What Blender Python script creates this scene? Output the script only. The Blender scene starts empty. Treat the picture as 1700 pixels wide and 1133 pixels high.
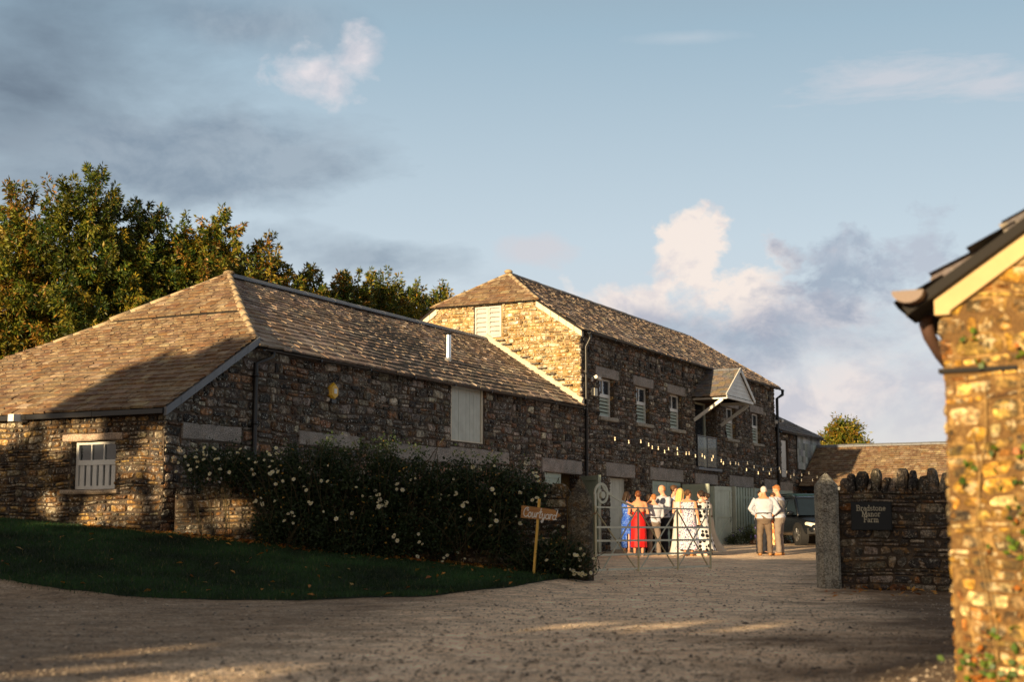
import bpy, bmesh, math, random
import numpy as np
from mathutils import Vector, Matrix, noise

R = math.radians
scene = bpy.context.scene
COL = scene.collection
CZ = 1.05                       # camera height
AZ = R(27.312)                  # the barns' long walls run this far clockwise of +Y
D = (math.sin(AZ), math.cos(AZ))
NB = (-D[1], D[0])              # into the barns
C0 = (1.9169, 39.7021)          # corner of the tall barn

def l2w(x, y, z=0.0):
    return Vector((C0[0]+x*D[0]+y*NB[0], C0[1]+x*D[1]+y*NB[1], z))

# ---------------------------------------------------------------- ground height
def lerp_tab(t, x):
    if x <= t[0][0]: return t[0][1]
    for (a, va), (b, vb) in zip(t, t[1:]):
        if x <= b: return va+(vb-va)*(x-a)/(b-a)
    return t[-1][1]
def sm(a, b, x):
    t = min(1, max(0, (x-a)/(b-a))); return t*t*(3-2*t)
BASE = [(-60, .0), (0, .10), (20, .12), (24, .21), (31, .31), (38, .38), (46, .55), (80, .7), (600, .9)]
BANK = [(-30, 1.6), (-9.4, .98), (-5.45, .71), (-4.13, .57), (-.51, .2), (.85, .06), (1.1, 0)]
def G(x, y):
    b = lerp_tab(BASE, y)
    b -= .09*sm(2, 5, x)*(1-sm(24, 34, y))*sm(15, 22, y)
    if x < 1.1:
        b += lerp_tab(BANK, x)*sm(18.6, 24.4, y)
    return b

# ---------------------------------------------------------------- mesh builder
class MB:
    def __init__(s):
        s.v = []; s.f = []; s.c = []; s.m = []
    def add(s, vs, fs, col=(.5, .5, .5), mi=0):
        o = len(s.v); s.v += [tuple(v) for v in vs]
        for f in fs:
            s.f.append(tuple(i+o for i in f)); s.c.append(col); s.m.append(mi)
    def quad(s, a, b, c, d, col=(.5, .5, .5), mi=0): s.add([a, b, c, d], [(0, 1, 2, 3)], col, mi)
    def box(s, x0, x1, y0, y1, z0, z1, col=(.5, .5, .5), mi=0, T=None):
        vs = [(x, y, z) for z in (z0, z1) for y in (y0, y1) for x in (x0, x1)]
        if T: vs = [T(*v) for v in vs]
        s.add(vs, [(0, 2, 3, 1), (4, 5, 7, 6), (0, 1, 5, 4), (2, 6, 7, 3), (0, 4, 6, 2), (1, 3, 7, 5)], col, mi)
    def bar(s, p, q, w, h, up=(0, 0, 1), col=(.5, .5, .5), mi=0):
        p = Vector(p); q = Vector(q); t = (q-p).normalized(); a = t.cross(Vector(up))
        if a.length < 1e-4: a = t.cross(Vector((1, 0, 0)))
        a.normalize(); b = a.cross(t).normalized()
        vs = []
        for e in (p, q):
            for i, j in ((-1, -1), (1, -1), (1, 1), (-1, 1)): vs.append(e+a*(i*w/2)+b*(j*h/2))
        s.add(vs, [(3, 2, 1, 0), (4, 5, 6, 7), (0, 1, 5, 4), (1, 2, 6, 5), (2, 3, 7, 6), (3, 0, 4, 7)], col, mi)
    def tube(s, pts, rad, n=8, col=(.5, .5, .5), mi=0, caps=True):
        pts = [Vector(p) for p in pts]; N = len(pts)
        if not hasattr(rad, '__len__'): rad = [rad]*N
        o = len(s.v); ref = None
        for i, p in enumerate(pts):
            t = (pts[min(i+1, N-1)]-pts[max(i-1, 0)])
            t = t.normalized() if t.length > 1e-7 else Vector((0, 0, 1))
            if ref is None: ref = t.orthogonal().normalized()
            ref = (ref-t*ref.dot(t))
            ref = ref.normalized() if ref.length > 1e-6 else t.orthogonal().normalized()
            b = t.cross(ref)
            for k in range(n):
                a = 2*math.pi*k/n
                s.v.append(tuple(p+(ref*math.cos(a)+b*math.sin(a))*rad[i]))
        for i in range(N-1):
            for k in range(n):
                s.f.append((o+i*n+k, o+i*n+(k+1) % n, o+(i+1)*n+(k+1) % n, o+(i+1)*n+k)); s.c.append(col); s.m.append(mi)
        if caps:
            s.f.append(tuple(o+k for k in reversed(range(n)))); s.c.append(col); s.m.append(mi)
            s.f.append(tuple(o+(N-1)*n+k for k in range(n))); s.c.append(col); s.m.append(mi)
    def rings(s, rings, col=(.5, .5, .5), mi=0, caps=True):
        o = len(s.v); n = len(rings[0])
        for r in rings: s.v += [tuple(p) for p in r]
        for i in range(len(rings)-1):
            for k in range(n):
                s.f.append((o+i*n+k, o+i*n+(k+1) % n, o+(i+1)*n+(k+1) % n, o+(i+1)*n+k)); s.c.append(col); s.m.append(mi)
        if caps:
            s.f.append(tuple(o+k for k in reversed(range(n)))); s.c.append(col); s.m.append(mi)
            s.f.append(tuple(o+(len(rings)-1)*n+k for k in range(n))); s.c.append(col); s.m.append(mi)
    def ell(s, c, rx, ry, rz, n=12, m=8, col=(.5, .5, .5), mi=0, rot=None):
        rr = []
        for i in range(m+1):
            th = math.pi*(i+.02*(i == 0)-.02*(i == m))/m
            ring = []
            for k in range(n):
                a = 2*math.pi*k/n
                p = Vector((rx*math.sin(th)*math.cos(a), ry*math.sin(th)*math.sin(a), -rz*math.cos(th)))
                if rot: p = rot @ p
                ring.append(Vector(c)+p)
            rr.append(ring)
        s.rings(rr, col, mi)
    def merge(s, o, T=None):
        k = len(s.v)
        s.v += [tuple(T(*v)) if T else v for v in o.v]
        s.f += [tuple(i+k for i in f) for f in o.f]; s.c += o.c; s.m += o.m
    def clip(s, planes):
        """keep what lies behind every plane (point, outward normal)"""
        bm = bmesh.new(); lay = bm.faces.layers.int.new('i')
        vv = [bm.verts.new(v) for v in s.v]
        for i, f in enumerate(s.f):
            try:
                ff = bm.faces.new([vv[j] for j in f]); ff[lay] = i
            except ValueError: pass
        for co, no in planes:
            bmesh.ops.bisect_plane(bm, geom=bm.verts[:]+bm.edges[:]+bm.faces[:], plane_co=co, plane_no=no, clear_outer=True, dist=1e-5)
        bm.verts.index_update()
        c, m = s.c, s.m
        s.v = [tuple(v.co) for v in bm.verts]; s.f = []; s.c = []; s.m = []
        for f in bm.faces:
            s.f.append(tuple(v.index for v in f.verts)); s.c.append(c[f[lay]]); s.m.append(m[f[lay]])
        bm.free()
    def build(s, name, mats, parent=None, smooth=False, loc=None):
        me = bpy.data.meshes.new(name)
        me.from_pydata(s.v, [], s.f)
        if not isinstance(mats, (list, tuple)): mats = [mats]
        for m in mats: me.materials.append(m)
        me.polygons.foreach_set('material_index', np.array(s.m, dtype=np.int32))
        if smooth: me.polygons.foreach_set('use_smooth', np.ones(len(s.f), dtype=bool))
        cnt = np.array([len(f) for f in s.f]); cc = np.ones((len(s.f), 4), dtype=np.float32)
        cc[:, :3] = np.array(s.c, dtype=np.float32).reshape(-1, 3)
        at = me.color_attributes.new('col', 'FLOAT_COLOR', 'CORNER')
        at.data.foreach_set('color', np.repeat(cc, cnt, axis=0).ravel())
        me.update()
        o = bpy.data.objects.new(name, me); COL.objects.link(o)
        if parent: o.parent = parent
        if loc: o.location = loc
        return o

def tag(o, label=None, cat=None, group=None, kind=None):
    if label: o['label'] = label
    if cat: o['category'] = cat
    if group: o['group'] = group
    if kind: o['kind'] = kind
    return o
def empty(name, loc, rz=0.0, label=None, cat=None, group=None):
    o = bpy.data.objects.new(name, None); COL.objects.link(o)
    o.location = loc; o.rotation_euler = (0, 0, rz); o.empty_display_size = .2
    return tag(o, label, cat, group)
def barn_empty(name, x, y, z, label, cat):
    """an Empty on the wall line whose own axes are: x along the wall (away from the camera), y into the barn"""
    w = l2w(x, y, z)
    return empty(name, w, math.pi/2-AZ, label, cat)

# ---------------------------------------------------------------- materials
def newmat(name):
    m = bpy.data.materials.new(name); m.use_nodes = True
    nt = m.node_tree; nt.nodes.clear()
    out = nt.nodes.new('ShaderNodeOutputMaterial'); b = nt.nodes.new('ShaderNodeBsdfPrincipled')
    nt.links.new(b.outputs[0], out.inputs[0])
    return m, nt, b, out
def nd(nt, t, **k):
    n = nt.nodes.new(t)
    for a, v in k.items():
        if a.startswith('_'): n.inputs[a[1:].replace('_', ' ')].default_value = v
        else: setattr(n, a, v)
    return n
def ramp(nt, src, stops):
    r = nt.nodes.new('ShaderNodeValToRGB'); el = r.color_ramp.elements
    while len(el) < len(stops): el.new(.5)
    for e, (p, c) in zip(el, stops):
        e.position = p; e.color = (c, c, c, 1) if not hasattr(c, '__len__') else (*c[:3], 1)
    nt.links.new(src, r.inputs[0]); return r.outputs[0]
def mixc(nt, f, a, b, mode='MIX'):
    m = nt.nodes.new('ShaderNodeMix'); m.data_type = 'RGBA'; m.blend_type = mode
    for s, v in ((m.inputs[0], f), (m.inputs[6], a), (m.inputs[7], b)):
        if hasattr(v, 'is_linked'): nt.links.new(v, s)
        elif hasattr(v, '__len__'): s.default_value = (*v[:3], 1)
        else: s.default_value = v
    return m.outputs[2]
def mth(nt, op, a, b=0.0):
    m = nt.nodes.new('ShaderNodeMath'); m.operation = op
    for s, v in ((m.inputs[0], a), (m.inputs[1], b)):
        if hasattr(v, 'is_linked'): nt.links.new(v, s)
        else: s.default_value = v
    return m.outputs[0]
def noisen(nt, vec, scale, detail=4, rough=.6, dist=0.0):
    n = nd(nt, 'ShaderNodeTexNoise', _Scale=scale, _Detail=detail, _Roughness=rough, _Distortion=dist)
    nt.links.new(vec, n.inputs['Vector']); return n.outputs[0]
def objco(nt): return nt.nodes.new('ShaderNodeTexCoord').outputs['Object']
def attr(nt, n='col'): return nd(nt, 'ShaderNodeAttribute', attribute_name=n).outputs['Color']
def bump(nt, h, b, strength=.5, dist=.02):
    n = nd(nt, 'ShaderNodeBump', _Strength=strength, _Distance=dist)
    nt.links.new(h, n.inputs['Height']); nt.links.new(n.outputs[0], b.inputs['Normal']); return n

def mat_stone(name, lichen=.5, ochre=.3, grain=30, bstr=.6, dark=.45, lsc=13, lth=.545, lcol=(.50, .49, .43), speck=0.0):
    m, nt, b, _ = newmat(name); co = objco(nt); c = attr(nt)
    n1 = noisen(nt, co, grain, 6, .8); n2 = noisen(nt, co, 3.2, 5, .7); n3 = noisen(nt, co, 9, 5, .7); n4 = noisen(nt, co, 1.1, 3, .6)
    v = ramp(nt, n1, [(.38, .25), (.5, .9), (.62, 2.1)])
    c = mixc(nt, 1.0, c, v, 'MULTIPLY')
    c = mixc(nt, mth(nt, 'MULTIPLY', ramp(nt, n2, [(.47, 0), (.56, 1)]), dark), c, (.035, .032, .03))
    c = mixc(nt, mth(nt, 'MULTIPLY', ramp(nt, noisen(nt, co, 5.5, 6, .8), [(.52, 0), (.58, 1)]), ochre), c, (.30, .15, .035))
    lm = mth(nt, 'MULTIPLY', ramp(nt, noisen(nt, co, lsc, 6, .82), [(lth, 0), (lth+.035, 1)]), ramp(nt, n4, [(.35, .6), (.5, 1)]))
    c = mixc(nt, mth(nt, 'MULTIPLY', lm, lichen), c, lcol)
    if speck: c = mixc(nt, mth(nt, 'MULTIPLY', mth(nt, 'MULTIPLY', ramp(nt, noisen(nt, co, 24, 3, .6), [(.60, 0), (.64, 1)]), ramp(nt, noisen(nt, co, 1.7, 4, .6), [(.44, .15), (.56, 1)])), speck), c, (.58, .57, .50))
    nt.links.new(c, b.inputs['Base Color']); b.inputs['Roughness'].default_value = .92
    b.inputs['Specular IOR Level'].default_value = .25
    bump(nt, mth(nt, 'ADD', n1, n3), b, bstr, .025); return m
def mat_mortar(name, a, b2, scale=1.2, lo=.5, hi=.62):
    m, nt, b, _ = newmat(name); co = objco(nt)
    c = mixc(nt, ramp(nt, noisen(nt, co, scale, 5, .7), [(lo, 0), (hi, 1)]), a, b2)
    c = mixc(nt, 1.0, c, ramp(nt, noisen(nt, co, 40, 4, .7), [(.3, .6), (.7, 1.3)]), 'MULTIPLY')
    nt.links.new(c, b.inputs['Base Color']); b.inputs['Roughness'].default_value = .95
    bump(nt, noisen(nt, co, 50, 4), b, .5, .01); return m
def mat_slate(name, lichen=.35, rust=.3):
    m, nt, b, _ = newmat(name); co = objco(nt); c = attr(nt)
    c = mixc(nt, 1.0, c, ramp(nt, noisen(nt, co, 22, 6, .75), [(.36, .68), (.64, 1.3)]), 'MULTIPLY')
    c = mixc(nt, mth(nt, 'MULTIPLY', ramp(nt, noisen(nt, co, 1.6, 6, .8), [(.48, 0), (.58, 1)]), rust), c, (.13, .07, .04))
    c = mixc(nt, mth(nt, 'MULTIPLY', ramp(nt, noisen(nt, co, 6, 7, .82), [(.52, 0), (.59, 1)]), lichen), c, (.40, .34, .22))
    nt.links.new(c, b.inputs['Base Color']); b.inputs['Roughness'].default_value = .7
    bump(nt, noisen(nt, co, 25, 6, .7), b, .5, .012); return m
def mat_paint(name, col, rough=.5, wear=.25, wearcol=(.25, .22, .17), scale=9, metal=0.0):
    m, nt, b, _ = newmat(name); co = objco(nt)
    c = mixc(nt, 1.0, col, ramp(nt, noisen(nt, co, 3, 4), [(.3, .86), (.7, 1.08)]), 'MULTIPLY')
    c = mixc(nt, mth(nt, 'MULTIPLY', ramp(nt, noisen(nt, co, scale, 7, .8), [(.56, 0), (.66, 1)]), wear), c, wearcol)
    nt.links.new(c, b.inputs['Base Color']); b.inputs['Roughness'].default_value = rough; b.inputs['Metallic'].default_value = metal
    bump(nt, noisen(nt, co, 60, 3), b, .15, .005); return m
def mat_attr(name, rough=.8, spec=.3, var=.3, scale=20):
    m, nt, b, _ = newmat(name); co = objco(nt)
    c = mixc(nt, 1.0, attr(nt), ramp(nt, noisen(nt, co, scale, 4), [(.3, 1-var), (.7, 1+var)]), 'MULTIPLY')
    nt.links.new(c, b.inputs['Base Color']); b.inputs['Roughness'].default_value = rough; b.inputs['Specular IOR Level'].default_value = spec
    return m
def mat_leaf(name, trans=.35, rough=.45):
    m, nt, b, out = newmat(name); c = attr(nt)
    nt.links.new(c, b.inputs['Base Color']); b.inputs['Roughness'].default_value = rough; b.inputs['Specular IOR Level'].default_value = .35
    tr = nt.nodes.new('ShaderNodeBsdfTranslucent'); nt.links.new(mixc(nt, 1.0, c, (1.3, 1.25, .5), 'MULTIPLY'), tr.inputs[0])
    mx = nt.nodes.new('ShaderNodeMixShader'); mx.inputs[0].default_value = trans
    nt.links.new(b.outputs[0], mx.inputs[1]); nt.links.new(tr.outputs[0], mx.inputs[2]); nt.links.new(mx.outputs[0], out.inputs[0]); return m
def mat_glass(name, col=(.02, .025, .03)):
    m, nt, b, _ = newmat(name); co = objco(nt)
    nt.links.new(mixc(nt, ramp(nt, noisen(nt, co, 2), [(.4, 0), (.6, 1)]), col, (col[0]*2, col[1]*2, col[2]*2)), b.inputs['Base Color'])
    b.inputs['Roughness'].default_value = .06; b.inputs['Specular IOR Level'].default_value = .8; return m

M = {}
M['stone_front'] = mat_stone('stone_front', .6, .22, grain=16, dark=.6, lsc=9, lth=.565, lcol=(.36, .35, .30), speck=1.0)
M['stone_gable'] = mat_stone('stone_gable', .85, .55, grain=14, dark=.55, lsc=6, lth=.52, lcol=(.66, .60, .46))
M['stone_low'] = mat_stone('stone_low', .75, .5, grain=18, dark=.55, lsc=9, lth=.56, lcol=(.45, .41, .33), speck=.8)
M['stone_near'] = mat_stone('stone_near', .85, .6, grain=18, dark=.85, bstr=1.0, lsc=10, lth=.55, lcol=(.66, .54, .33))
M['stone_sign'] = mat_stone('stone_sign', .7, .55, dark=.6, lsc=11, lth=.57, lcol=(.42, .41, .36), speck=.4)
M['granite'] = mat_stone('granite', .35, .12, grain=60, bstr=.4, dark=.25, lsc=40, lth=.53, lcol=(.42, .38, .32))
M['granite_post'] = mat_stone('granite_post', .75, .10, grain=36, bstr=.9, dark=.6, lsc=26, lth=.50, lcol=(.52, .50, .43))
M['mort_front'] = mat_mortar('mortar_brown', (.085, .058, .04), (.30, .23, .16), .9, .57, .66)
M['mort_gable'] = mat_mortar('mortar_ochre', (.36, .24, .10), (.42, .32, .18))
M['mort_low'] = mat_mortar('mortar_dark', (.07, .05, .035), (.34, .25, .14), .8, .55, .65)
M['mort_sign'] = mat_mortar('mortar_earth', (.06, .045, .032), (.16, .12, .08), 1.5)
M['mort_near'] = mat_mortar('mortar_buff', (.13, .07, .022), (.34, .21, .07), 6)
M['slate'] = mat_slate('slate', .4, .5); M['slate_lit'] = mat_slate('slate_sunlit', .45, .55); M['slate_new'] = mat_slate('slate_grey', .12, .1)
M['cement'] = mat_mortar('ridge_cement', (.42, .32, .20), (.30, .22, .13), 3)
M['lead'] = mat_paint('ridge_lead', (.17, .18, .20), .55, .3, (.3, .3, .28))
M['sage'] = mat_paint('paint_sage', (.38, .45, .37), .55, .25, (.18, .19, .15), 4)
M['sage_light'] = mat_paint('paint_pale_sage', (.52, .57, .48), .55, .2, (.3, .3, .25), 5)
M['white'] = mat_paint('paint_white', (.74, .73, .68), .5, .15, (.45, .4, .3), 6)
M['cream'] = mat_paint('verge_cream', (.66, .58, .44), .8, .4, (.4, .3, .18), 4)
M['black'] = mat_paint('cast_iron_black', (.012, .012, .013), .4, .2, (.05, .03, .02))
M['iron'] = mat_paint('gate_iron_paint', (.62, .60, .47), .6, .85, (.34, .17, .05), 5)
M['hatch_white'] = mat_paint('hatch_white', (.46, .46, .45), .6, .15, (.35, .3, .22), 6)
M['iron_rusty'] = mat_paint('gate_stile_paint', (.58, .50, .30), .65, .95, (.50, .28, .06), 7)
M['gate_rust'] = mat_paint('rusty_iron', (.23, .12, .05), .8, .4, (.3, .2, .1))
M['glass'] = mat_glass('window_glass'); M['darkroom'] = mat_paint('dark_interior', (.015, .013, .012), .9, 0)
M['steel'] = mat_paint('flue_steel', (.62, .62, .62), .28, .1, (.3, .3, .3), metal=1.0)
M['attr'] = mat_attr('tinted_matt'); M['gloss'] = mat_attr('tinted_gloss', .3, .5, .08)
M['leaf'] = mat_leaf('leaf', .14, .5); M['leaf_dark'] = mat_leaf('leaf_dark', .15, .6)
M['post_dark'] = mat_stone('weathered_post', .5, .25, grain=26, bstr=.9, dark=.75, lsc=9, lth=.57, lcol=(.42, .40, .33))
M['bark'] = mat_stone('bark', .2, .1, 18, 1.0, .3)
M['yellow'] = mat_paint('alarm_yellow', (.75, .42, .03), .45, .05)
M['cream_door'] = mat_paint('door_cream', (.58, .56, .46), .55, .25, (.35, .32, .24), 5)
M['white_door'] = mat_paint('hatch_offwhite', (.52, .53, .46), .6, .25, (.3, .3, .24), 5)
M['rustgutter'] = mat_paint('rusted_gutter', (.10, .055, .04), .5, .6, (.30, .16, .09), 8)
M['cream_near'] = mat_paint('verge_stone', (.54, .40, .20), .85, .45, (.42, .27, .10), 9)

# ---------------------------------------------------------------- stone walls
def pick(pal, rnd, lo=.5, hi=1.45):
    t = rnd.random()*sum(p[3] for p in pal)
    for p in pal:
        t -= p[3]
        if t <= 0: break
    k = rnd.uniform(lo, hi)
    return (p[0]*k, p[1]*k*rnd.uniform(.94, 1.06), p[2]*k*rnd.uniform(.9, 1.1))
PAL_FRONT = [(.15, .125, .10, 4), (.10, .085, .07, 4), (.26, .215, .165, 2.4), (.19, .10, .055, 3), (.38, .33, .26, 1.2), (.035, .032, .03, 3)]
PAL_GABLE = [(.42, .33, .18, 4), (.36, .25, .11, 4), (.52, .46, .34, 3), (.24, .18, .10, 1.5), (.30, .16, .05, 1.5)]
PAL_LOW = [(.13, .10, .065, 4), (.34, .22, .08, 3), (.06, .052, .045, 4), (.30, .25, .17, 1.2), (.16, .085, .035, 2)]
PAL_SIGN = [(.10, .085, .07, 5), (.045, .042, .04, 5), (.17, .14, .105, 2.5), (.20, .085, .03, 1.6), (.32, .27, .21, 1)]
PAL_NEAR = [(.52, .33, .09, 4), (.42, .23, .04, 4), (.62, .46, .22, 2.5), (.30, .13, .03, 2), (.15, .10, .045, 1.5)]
def wallpt(u0, dr, out):
    """wall frame: (u, z, w) -> local point; dr = direction of u, out = outward normal"""
    def T(u, z, w): return (u0[0]+dr[0]*u+out[0]*w, u0[1]+dr[1]*u+out[1]*w, z+out[2]*w if len(out) > 2 else z)
    return T
def stones(mb, T, u0, u1, z0, z1, holes, pal, rnd, sw=(.14, .5), sh=(.07, .19), proud=(.012, .04), warp=.022, zmax=None, gap=.009):
    def W(u, z):
        q = Vector((u*.9, z*.9, rnd_seed)); n = noise.noise_vector(q)
        n2 = noise.noise_vector(Vector((u*3.3, z*3.3, rnd_seed+7)))
        return u+n[0]*warp*1.6+n2[0]*warp*.7, z+n[1]*warp*1.6+n2[1]*warp*.7
    rnd_seed = rnd.random()*50
    z = z0
    while z < z1:
        h = rnd.uniform(*sh)
        if rnd.random() < .18: h *= 1.35
        zt = min(z+h, z1)
        if z1-zt < .05: zt = z1
        u = u0-rnd.random()*.2
        while u < u1:
            w = rnd.uniform(*sw)*(.75+.5*(zt-z)/sh[1])
            a, b = max(u, u0), min(u+w, u1)
            if u1-b < .06: b = u1
            u = b if b > a else u+w
            if b-a < .05: continue
            cells = [(a, b, z, zt)]
            if rnd.random() < .22 and zt-z > .12: 
                k = z+(zt-z)*rnd.uniform(.4, .6); cells = [(a, b, z, k), (a, b, k, zt)]
            elif rnd.random() < .1 and b-a > .35:
                k = a+(b-a)*rnd.uniform(.35, .65); q = z+(zt-z)*rnd.uniform(.4, .6); cells = [(a, k, z, zt), (k, b, z, q), (k, b, q, zt)]
            for hl in holes:
                nc = []
                for (p, q, r, t) in cells:
                    if q <= hl[0] or p >= hl[1] or t <= hl[2] or r >= hl[3]: nc.append((p, q, r, t)); continue
                    if p < hl[0]: nc.append((p, hl[0], r, t))
                    if q > hl[1]: nc.append((hl[1], q, r, t))
                    p2, q2 = max(p, hl[0]), min(q, hl[1])
                    if r < hl[2]: nc.append((p2, q2, r, hl[2]))
                    if t > hl[3]: nc.append((p2, q2, hl[3], t))
                cells = nc
            for (p, q, r, t) in cells:
                if q-p < .035 or t-r < .025: continue
                g = gap*rnd.uniform(.6, 1.6)
                p += g; q -= g; r += g*.8; t -= g*.8
                if q-p < .02 or t-r < .02: continue
                ww, hh = q-p, t-r; c = min(ww, hh)
                k = [c*rnd.uniform(.10, .46) for _ in range(8)]
                ring = [(p+k[0], r), (q-k[1], r), (q, r+k[2]), (q, t-k[3]), (q-k[4], t), (p+k[5], t), (p, t-k[6]), (p, r+k[7])]
                ring = [(x+rnd.uniform(-1, 1)*c*.10, y+rnd.uniform(-1, 1)*c*.10) for x, y in ring]
                mx, my = (p+q)/2, (r+t)/2
                d = rnd.uniform(*proud); ti, tj = rnd.uniform(-.25, .25), rnd.uniform(-.35, .25)
                vs = []
                for x, y in ring:
                    X, Y = W(x, y); vs.append(T(X, Y, -.012))
                ins = .84 if c > .08 else .76
                for x, y in ring:
                    sx = mx+(x-mx)*(1-(1-ins)*c/ww); sy = my+(y-my)*ins
                    X, Y = W(sx, sy)
                    vs.append(T(X, Y, d*(.72+ti*(x-mx)/ww*2+tj*(y-my)/hh)+rnd.uniform(-.12, .12)*d))
                X, Y = W(mx+ww*rnd.uniform(-.12, .12), my); vs.append(T(X, Y, d*1.12))
                fs = [(i, (i+1) % 8, 8+(i+1) % 8, 8+i) for i in range(8)]+[(8+i, 8+(i+1) % 8, 16) for i in range(8)]
                mb.add(vs, fs, pick(pal, rnd), 0)
        z = zt
def mortar(mb, T, u0, u1, z0, z1, holes, rev, mi=1, revmi=1):
    """flat bed behind the stones with the openings cut out, and the reveals into the wall"""
    us = sorted({u0, u1, *[min(max(h[k], u0), u1) for h in holes for k in (0, 1)]})
    zs = sorted({z0, z1, *[min(max(h[k], z0), z1) for h in holes for k in (2, 3)]})
    for a, b in zip(us, us[1:]):
        for c, e in zip(zs, zs[1:]):
            m, n = (a+b)/2, (c+e)/2
            if any(h[0] < m < h[1] and h[2] < n < h[3] for h in holes): continue
            mb.quad(T(a, c, 0), T(b, c, 0), T(b, e, 0), T(a, e, 0), (.2, .15, .1), mi)
    for h in holes:
        a, b, c, e = h[:4]; r = rev if len(h) < 5 else h[4]
        if r <= 0: continue
        for p, q in (((a, c), (a, e)), ((b, c), (b, e)), ((a, c), (b, c)), ((a, e), (b, e))):
            mb.quad(T(*p, 0), T(*q, 0), T(*q, -r), T(*p, -r), (.2, .15, .1), revmi)
def block(mb, T, a, b, c, e, proud, depth, rnd, col=(.27, .235, .20), mi=0):
    col = tuple(v*1.25 for v in col)
    """one dressed granite block with worn edges (lintel, sill)"""
    k = .02
    nx = max(2, int((b-a)/.25)); top = []; 
    def P(u, z, w): return T(u+rnd.uniform(-1, 1)*.006, z+rnd.uniform(-1, 1)*.008, w+rnd.uniform(-1, 1)*.004)
    rows = []
    for z, w in ((c, -depth), (c, proud-k), (c+k, proud), (e-k, proud), (e, proud-k), (e, -depth)):
        rows.append([P(a+(b-a)*i/nx, z, w) for i in range(nx+1)])
    o = len(mb.v)
    for r in rows: mb.v += r
    n = nx+1
    for i in range(5):
        for j in range(nx):
            mb.f.append((o+i*n+j, o+i*n+j+1, o+(i+1)*n+j+1, o+(i+1)*n+j)); mb.c.append(col); mb.m.append(mi)
    for j in (0, nx):
        mb.f.append(tuple(o+i*n+j for i in (range(6) if j else reversed(range(6))))); mb.c.append(col); mb.m.append(mi)

# ---------------------------------------------------------------- slate roofs
PAL_SLATE = [(.31, .225, .165, 5), (.36, .275, .21, 5), (.23, .175, .135, 4), (.28, .18, .115, 2), (.46, .38, .30, 1.6), (.16, .135, .12, 1.5)]  # paled so the front slopes carry glancing sun in their colour
PAL_SLATE_LIT = [(.21, .14, .08, 5), (.26, .185, .11, 4), (.16, .10, .058, 4), (.20, .11, .052, 3), (.34, .265, .17, 1.4)]  # same slate on sun-facing slopes, warm light put into the tint
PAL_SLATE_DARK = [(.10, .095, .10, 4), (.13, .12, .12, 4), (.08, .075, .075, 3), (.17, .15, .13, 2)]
def slates(mb, O, U, V, poly, pal, rnd, expo=(.30, .17), wid=(.22, .48), tk=.022, sag=0.0, mi=0, under=1, lift=.014):
    """random-width slates in diminishing courses, clipped to a convex polygon given in (along eave, up slope) metres"""
    O, U, V = Vector(O), Vector(U).normalized(), Vector(V).normalized(); N = U.cross(V).normalized()
    if N.z < 0: N = -N
    s0, s1 = min(p[0] for p in poly), max(p[0] for p in poly); t1 = max(p[1] for p in poly)
    def P(s, t, h):
        dz = -sag*math.sin(math.pi*min(1, max(0, (s-s0)/(s1-s0))))
        wv = noise.noise(Vector((s*.35+O.x, t*.35, 3)))*.018
        return O+U*s+V*t+N*(h+wv)+Vector((0, 0, dz))
    tmp = MB(); t = -.03; row = 0
    while t < t1:
        e = expo[0]+(expo[1]-expo[0])*max(0, t)/max(t1, .1); e *= rnd.uniform(.93, 1.07)
        s = s0-rnd.random()*.4; 
        while s < s1:
            w = rnd.uniform(*wid)*(1-.35*max(0, t)/max(t1, .1)); a, b = s+.004, s+w-.004; s += w
            if b < s0 or a > s1: continue
            j = rnd.uniform(-.018, .018); tt = tk*rnd.uniform(.8, 1.5); lft = rnd.uniform(0, lift); k = rnd.uniform(-.008, .008)
            lo, hi = t+j, t+e*1.25
            vs = [P(a, lo+k, tt+lft), P(b, lo-k, tt+lft+rnd.uniform(-.004, .006)), P(b, hi, .004), P(a, hi, .004), P(a, lo+k, -.006), P(b, lo-k, -.006), P(b, hi, -.006), P(a, hi, -.006)]
            tmp.add(vs, [(0, 1, 2, 3), (4, 5, 1, 0), (1, 5, 6, 2), (4, 0, 3, 7)], pick(pal, rnd, .80, 1.2), mi)
        t += e; row += 1
    n = len(poly); cx = sum(p[0] for p in poly)/n; cy = sum(p[1] for p in poly)/n; pls = []
    for i in range(n):
        (a, b), (c, d) = poly[i], poly[(i+1) % n]
        ex, ey = c-a, d-b; nx, ny = ey, -ex
        if nx*(cx-a)+ny*(cy-b) > 0: nx, ny = -nx, -ny
        if abs(ex) > 1e-6 and abs(ey) < 1e-6 and b <= 0.001: continue        # leave the ragged eave
        pls.append((O+U*a+V*b, (U*nx+V*ny).normalized()))
    tmp.clip(pls); mb.merge(tmp)
    vs = [P(a, b, -.012) for a, b in poly]; vs2 = [P(a, b, -.07) for a, b in poly]
    mb.add(vs+vs2, [tuple(range(n)), tuple(range(n, 2*n))]+[(i, (i+1) % n, n+(i+1) % n, n+i) for i in range(n)], (.05, .045, .04), under)
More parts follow.
